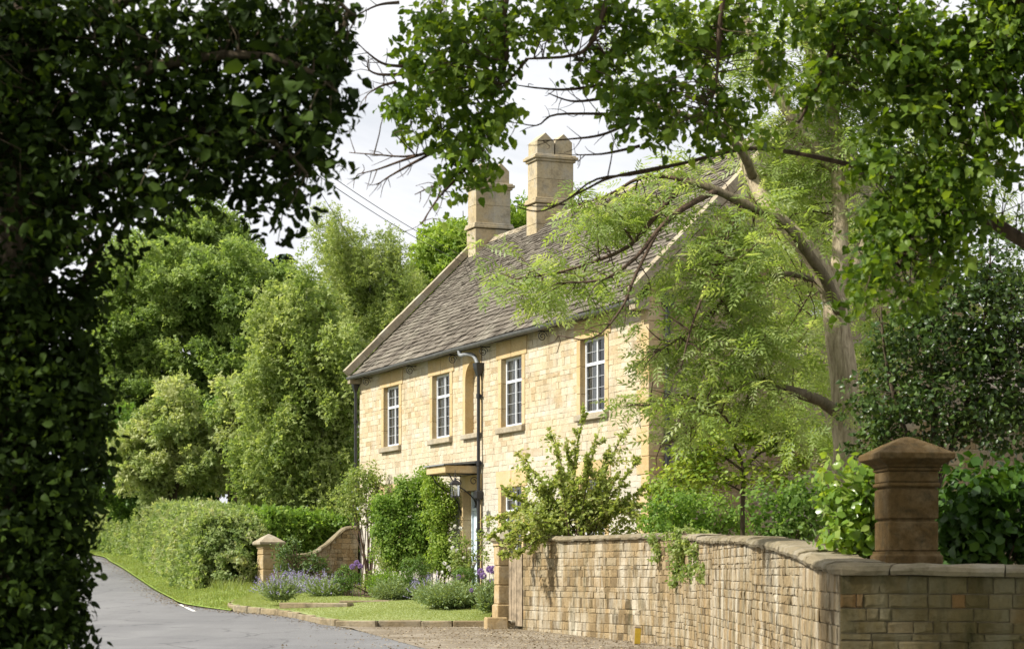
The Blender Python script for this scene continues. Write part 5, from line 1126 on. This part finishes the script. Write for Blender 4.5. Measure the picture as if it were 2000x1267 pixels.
def spiky(name, label, cat, px, Y, wpx, h, n, mat, spread, flower=None, fl_n=0, fl_mat=None):
    x = (px-1000)/F*Y; z = gz(Y); root = thing(name, label, cat, (x, Y, z)); mb = MB(); fm_ = MB(); rw = wpx/F*Y
    r = rng.random(n)**.5; a = rng.random(n)*2*pi; hh = h*rng.uniform(.55, 1.05, n)*(1-.45*r*r)
    bs = np.stack([rw*.45*r*np.cos(a), rw*.4*r*np.sin(a), 0*a], -1); tp = bs+np.stack([rw*spread*r*np.cos(a), rw*spread*r*np.sin(a), hh], -1)+rng.normal(0, .07, (n, 3))
    md_ = (bs+tp)/2; u = tp-bs; k = 7
    for j in range(k):
        f = (j+.6)/k; pos = bs+u*f; leaves(mb, pos, nrm(u)*.8+rng.standard_normal((n, 3))*.5, rng.standard_normal((n, 3)), .075*rng.uniform(.7, 1.3, n)*(h/.5)**.5, np.clip(rng.normal(.5, .2, n), 0, 1), RHN)
    mb.build('foliage', mat, root)
    if fl_n:
        idx = rng.choice(n, fl_n, False)
        for j in range(9):
            pos = tp[idx]+nrm(u[idx])*(.018*j); leaves(fm_, pos, rng.standard_normal((fl_n, 3))+nrm(u[idx]), rng.standard_normal((fl_n, 3)), rng.uniform(.02, .035, fl_n), rng.random(fl_n), RH)
        fm_.build('blossom', fl_mat, root)
    return root
spiky('lavender_clump', 'broad soft mound of grey green lavender left of the gate pier', 'lavender', 884, 43.2, 72, .48, 2000, G['lavender'], .55)
spiky('lavender_clump', 'low feathery lavender mound filling the bed below the climbers', 'lavender', 778, 46.8, 58, .42, 1500, G['lavender'], .5)
spiky('lavender_clump', 'upright thin leaved clump tight against the foot of the gate pier', 'lavender', 956, 41.2, 22, .58, 600, G['lavender'], .5)
spiky('lavender_clump', 'green grassy clump of strap leaves between the box mound and climbers', 'perennial', 755, 48.0, 36, .6, 700, G['climber'], .7)
spiky('catmint_clump', 'mauve flowering catmint spilling over the kerb at the lawn corner', 'catmint', 546, 46.2, 26, .50, 420, G['lavender'], 1.0, True, 150, G['mauve'])
spiky('catmint_clump', 'low row of mauve catmint along the bed before the curved wall', 'catmint', 640, 49.0, 46, .40, 560, G['lavender'], .8, True, 150, G['mauve'])
spiky('catmint_clump', 'mauve catmint tuft at the base of the far gate pier', 'catmint', 585, 50.5, 26, .42, 360, G['lavender'], .8, True, 110, G['mauve'])
spiky('catmint_clump', 'small bluish flowering tuft between the box mound and the lavender', 'catmint', 838, 45.2, 26, .46, 360, G['lavender'], .8, True, 80, G['mauve'])
bush('wall_shrub', 'tangled thin leaved shrub growing against the curved wall and pier', 'shrub', [(560, 1095, 28, 34), (590, 1105, 32, 32), (625, 1115, 26, 26), (572, 1065, 26, 20, None, None, .7), (545, 1075, 16, 20, None, None, .6), (610, 1090, 26, 20, None, None, .6)], 52.4, .3, 590, G['deep'], sp(cr=.18, per=24, size=.08, tpl=OVN, cover=5, cv=.3, lv=.3, out=.4, up=.3, rnd=.8), gz(52.4), 26, .016)
bush('pale_shrub', 'small pale leaved shrub beside the clipped ball and purple alliums', 'shrub', [(655, 1150, 18, 16), (720, 1140, 26, 22), (745, 1120, 24, 26), (735, 1080, 16, 30, None, None, .6)], 48.8, .3, 720, G['rose'], sp(cr=.14, per=16, size=.07, tpl=OVN, cover=5, cv=.3, lv=.3, out=.4, up=.4, rnd=.8), gz(48.8), 8)
# purple alliums
alm = MB(); M_ = 220; d = ball(M_, .01); leaves(alm, d*.035, d+rng.standard_normal((M_, 3))*.2, rng.standard_normal((M_, 3)), np.full(M_, .038), rng.random(M_), RH)
al = None
for k, (px, py, Y, s, lab) in enumerate(((688, 1106, 47.8, 1., 'left purple allium ball of the three above the clipped box ball'), (697, 1099, 47.9, 1.05, 'topmost purple allium ball of the three above the clipped box ball'), (704, 1105, 47.8, .9, 'right purple allium ball of the three above the clipped box ball'),
        (939, 1116, 42.6, 1.1, 'leftmost large purple allium in the group beside the gate pier'), (944, 1124, 42.4, 1.1, 'lower middle purple allium in the group beside the gate pier'), (956, 1111, 42.7, 1.1, 'purple allium second from the pier at the top of the group'), (963, 1112, 42.6, 1.25, 'largest purple allium touching the gate pier'), (961, 1136, 42.0, 1.1, 'lowest purple allium hanging just beside the gate pier'),
        (896, 1126, 43.6, .8, 'small faded allium above the lavender mound'), (921, 1152, 42.6, .7, 'small pinkish allium sunk in the lavender mound'))):
    p = W(px, py, Y); zb_ = gz(Y); root = thing('allium', lab, 'flower', (p[0], p[1], zb_), 0, 'purple alliums in the flower bed')
    h = float(p[2])-zb_; st = MB(); st.tube([(0, 0, 0), (.01, 0, h*.5), (0, 0, h)], .006, 5); st.build('stem', G['box'], root)
    if al is None: al = alm.build('flower_head', G['purple'], root); fh = al
    else: fh = al.copy(); C.objects.link(fh); fh.parent = root
    fh.location = (0, 0, h); fh.scale = (s, s, s)

# ================================================================== LIGHT, SKY, CAMERA
SUN_AZ = np.array([-.94, -.345]); SUN_EL = radians(42)
sd = np.array([SUN_AZ[0]*cos(SUN_EL), SUN_AZ[1]*cos(SUN_EL), sin(SUN_EL)]); sd /= np.linalg.norm(sd)
ld = bpy.data.lights.new('sun', 'SUN'); ld.energy = 4.1; ld.angle = radians(2.); ld.color = (1.0, .955, .87)
lo = bpy.data.objects.new('sun', ld); C.objects.link(lo)
from mathutils import Vector
lo.rotation_euler = Vector(-sd).to_track_quat('-Z', 'Y').to_euler(); lo.location = (-20, 20, 40)
wd = bpy.data.worlds.new('World'); bpy.context.scene.world = wd; wd.use_nodes = True
N = wd.node_tree.nodes; L = wd.node_tree.links; N.clear()
sky = N.new('ShaderNodeTexSky'); sky.sky_type = 'NISHITA'; sky.sun_disc = False
sky.sun_elevation = SUN_EL; sky.sun_rotation = math.atan2(SUN_AZ[0], SUN_AZ[1]); sky.air_density = 1.2; sky.dust_density = 2.5; sky.ozone_density = 1.5
tc = N.new('ShaderNodeTexCoord'); mp = N.new('ShaderNodeMapping'); mp.inputs['Scale'].default_value = (1, 1, 2.6); L.new(tc.outputs['Generated'], mp.inputs[0])
n1 = noise(N, L, mp.outputs[0], 2.3, 8, .62, .5)
cl = ramp_out(N, L, n1.outputs[0], [(.30, (9.0, 9.2, 9.8)), (.52, (10.2, 10.3, 10.6)), (.70, (11, 10.9, 10.9))])
cov = mapr(N, L, n1.outputs[0], .28, .50, .55, .97)
col = mixc(N, L, cov, sky.outputs[0], cl)
bg = N.new('ShaderNodeBackground'); bg.inputs[1].default_value = .054; L.new(col, bg.inputs[0])
wo = N.new('ShaderNodeOutputWorld'); L.new(bg.outputs[0], wo.inputs[0])
cd = bpy.data.cameras.new('camera'); cam = bpy.data.objects.new('camera', cd); C.objects.link(cam)
cam.location = (0, 0, 0); cam.rotation_euler = (pi/2, 0, 0); cd.sensor_width = 36; cd.lens = 36*F/2000; cd.shift_y = (1118-633.5)/2000
cd.clip_start = .1; cd.clip_end = 3000; cd.dof.use_dof = True; cd.dof.focus_distance = 45; cd.dof.aperture_fstop = 6.0
sc = bpy.context.scene; sc.camera = cam
sc.view_settings.view_transform = 'Standard'; sc.view_settings.look = 'None'; sc.view_settings.gamma = 1; sc.view_settings.exposure = .95
sc.render.engine = 'CYCLES'; sc.cycles.use_denoising = True; sc.cycles.max_bounces = 7; sc.cycles.diffuse_bounces = 3; sc.cycles.glossy_bounces = 3; sc.cycles.transmission_bounces = 4; sc.cycles.transparent_max_bounces = 6
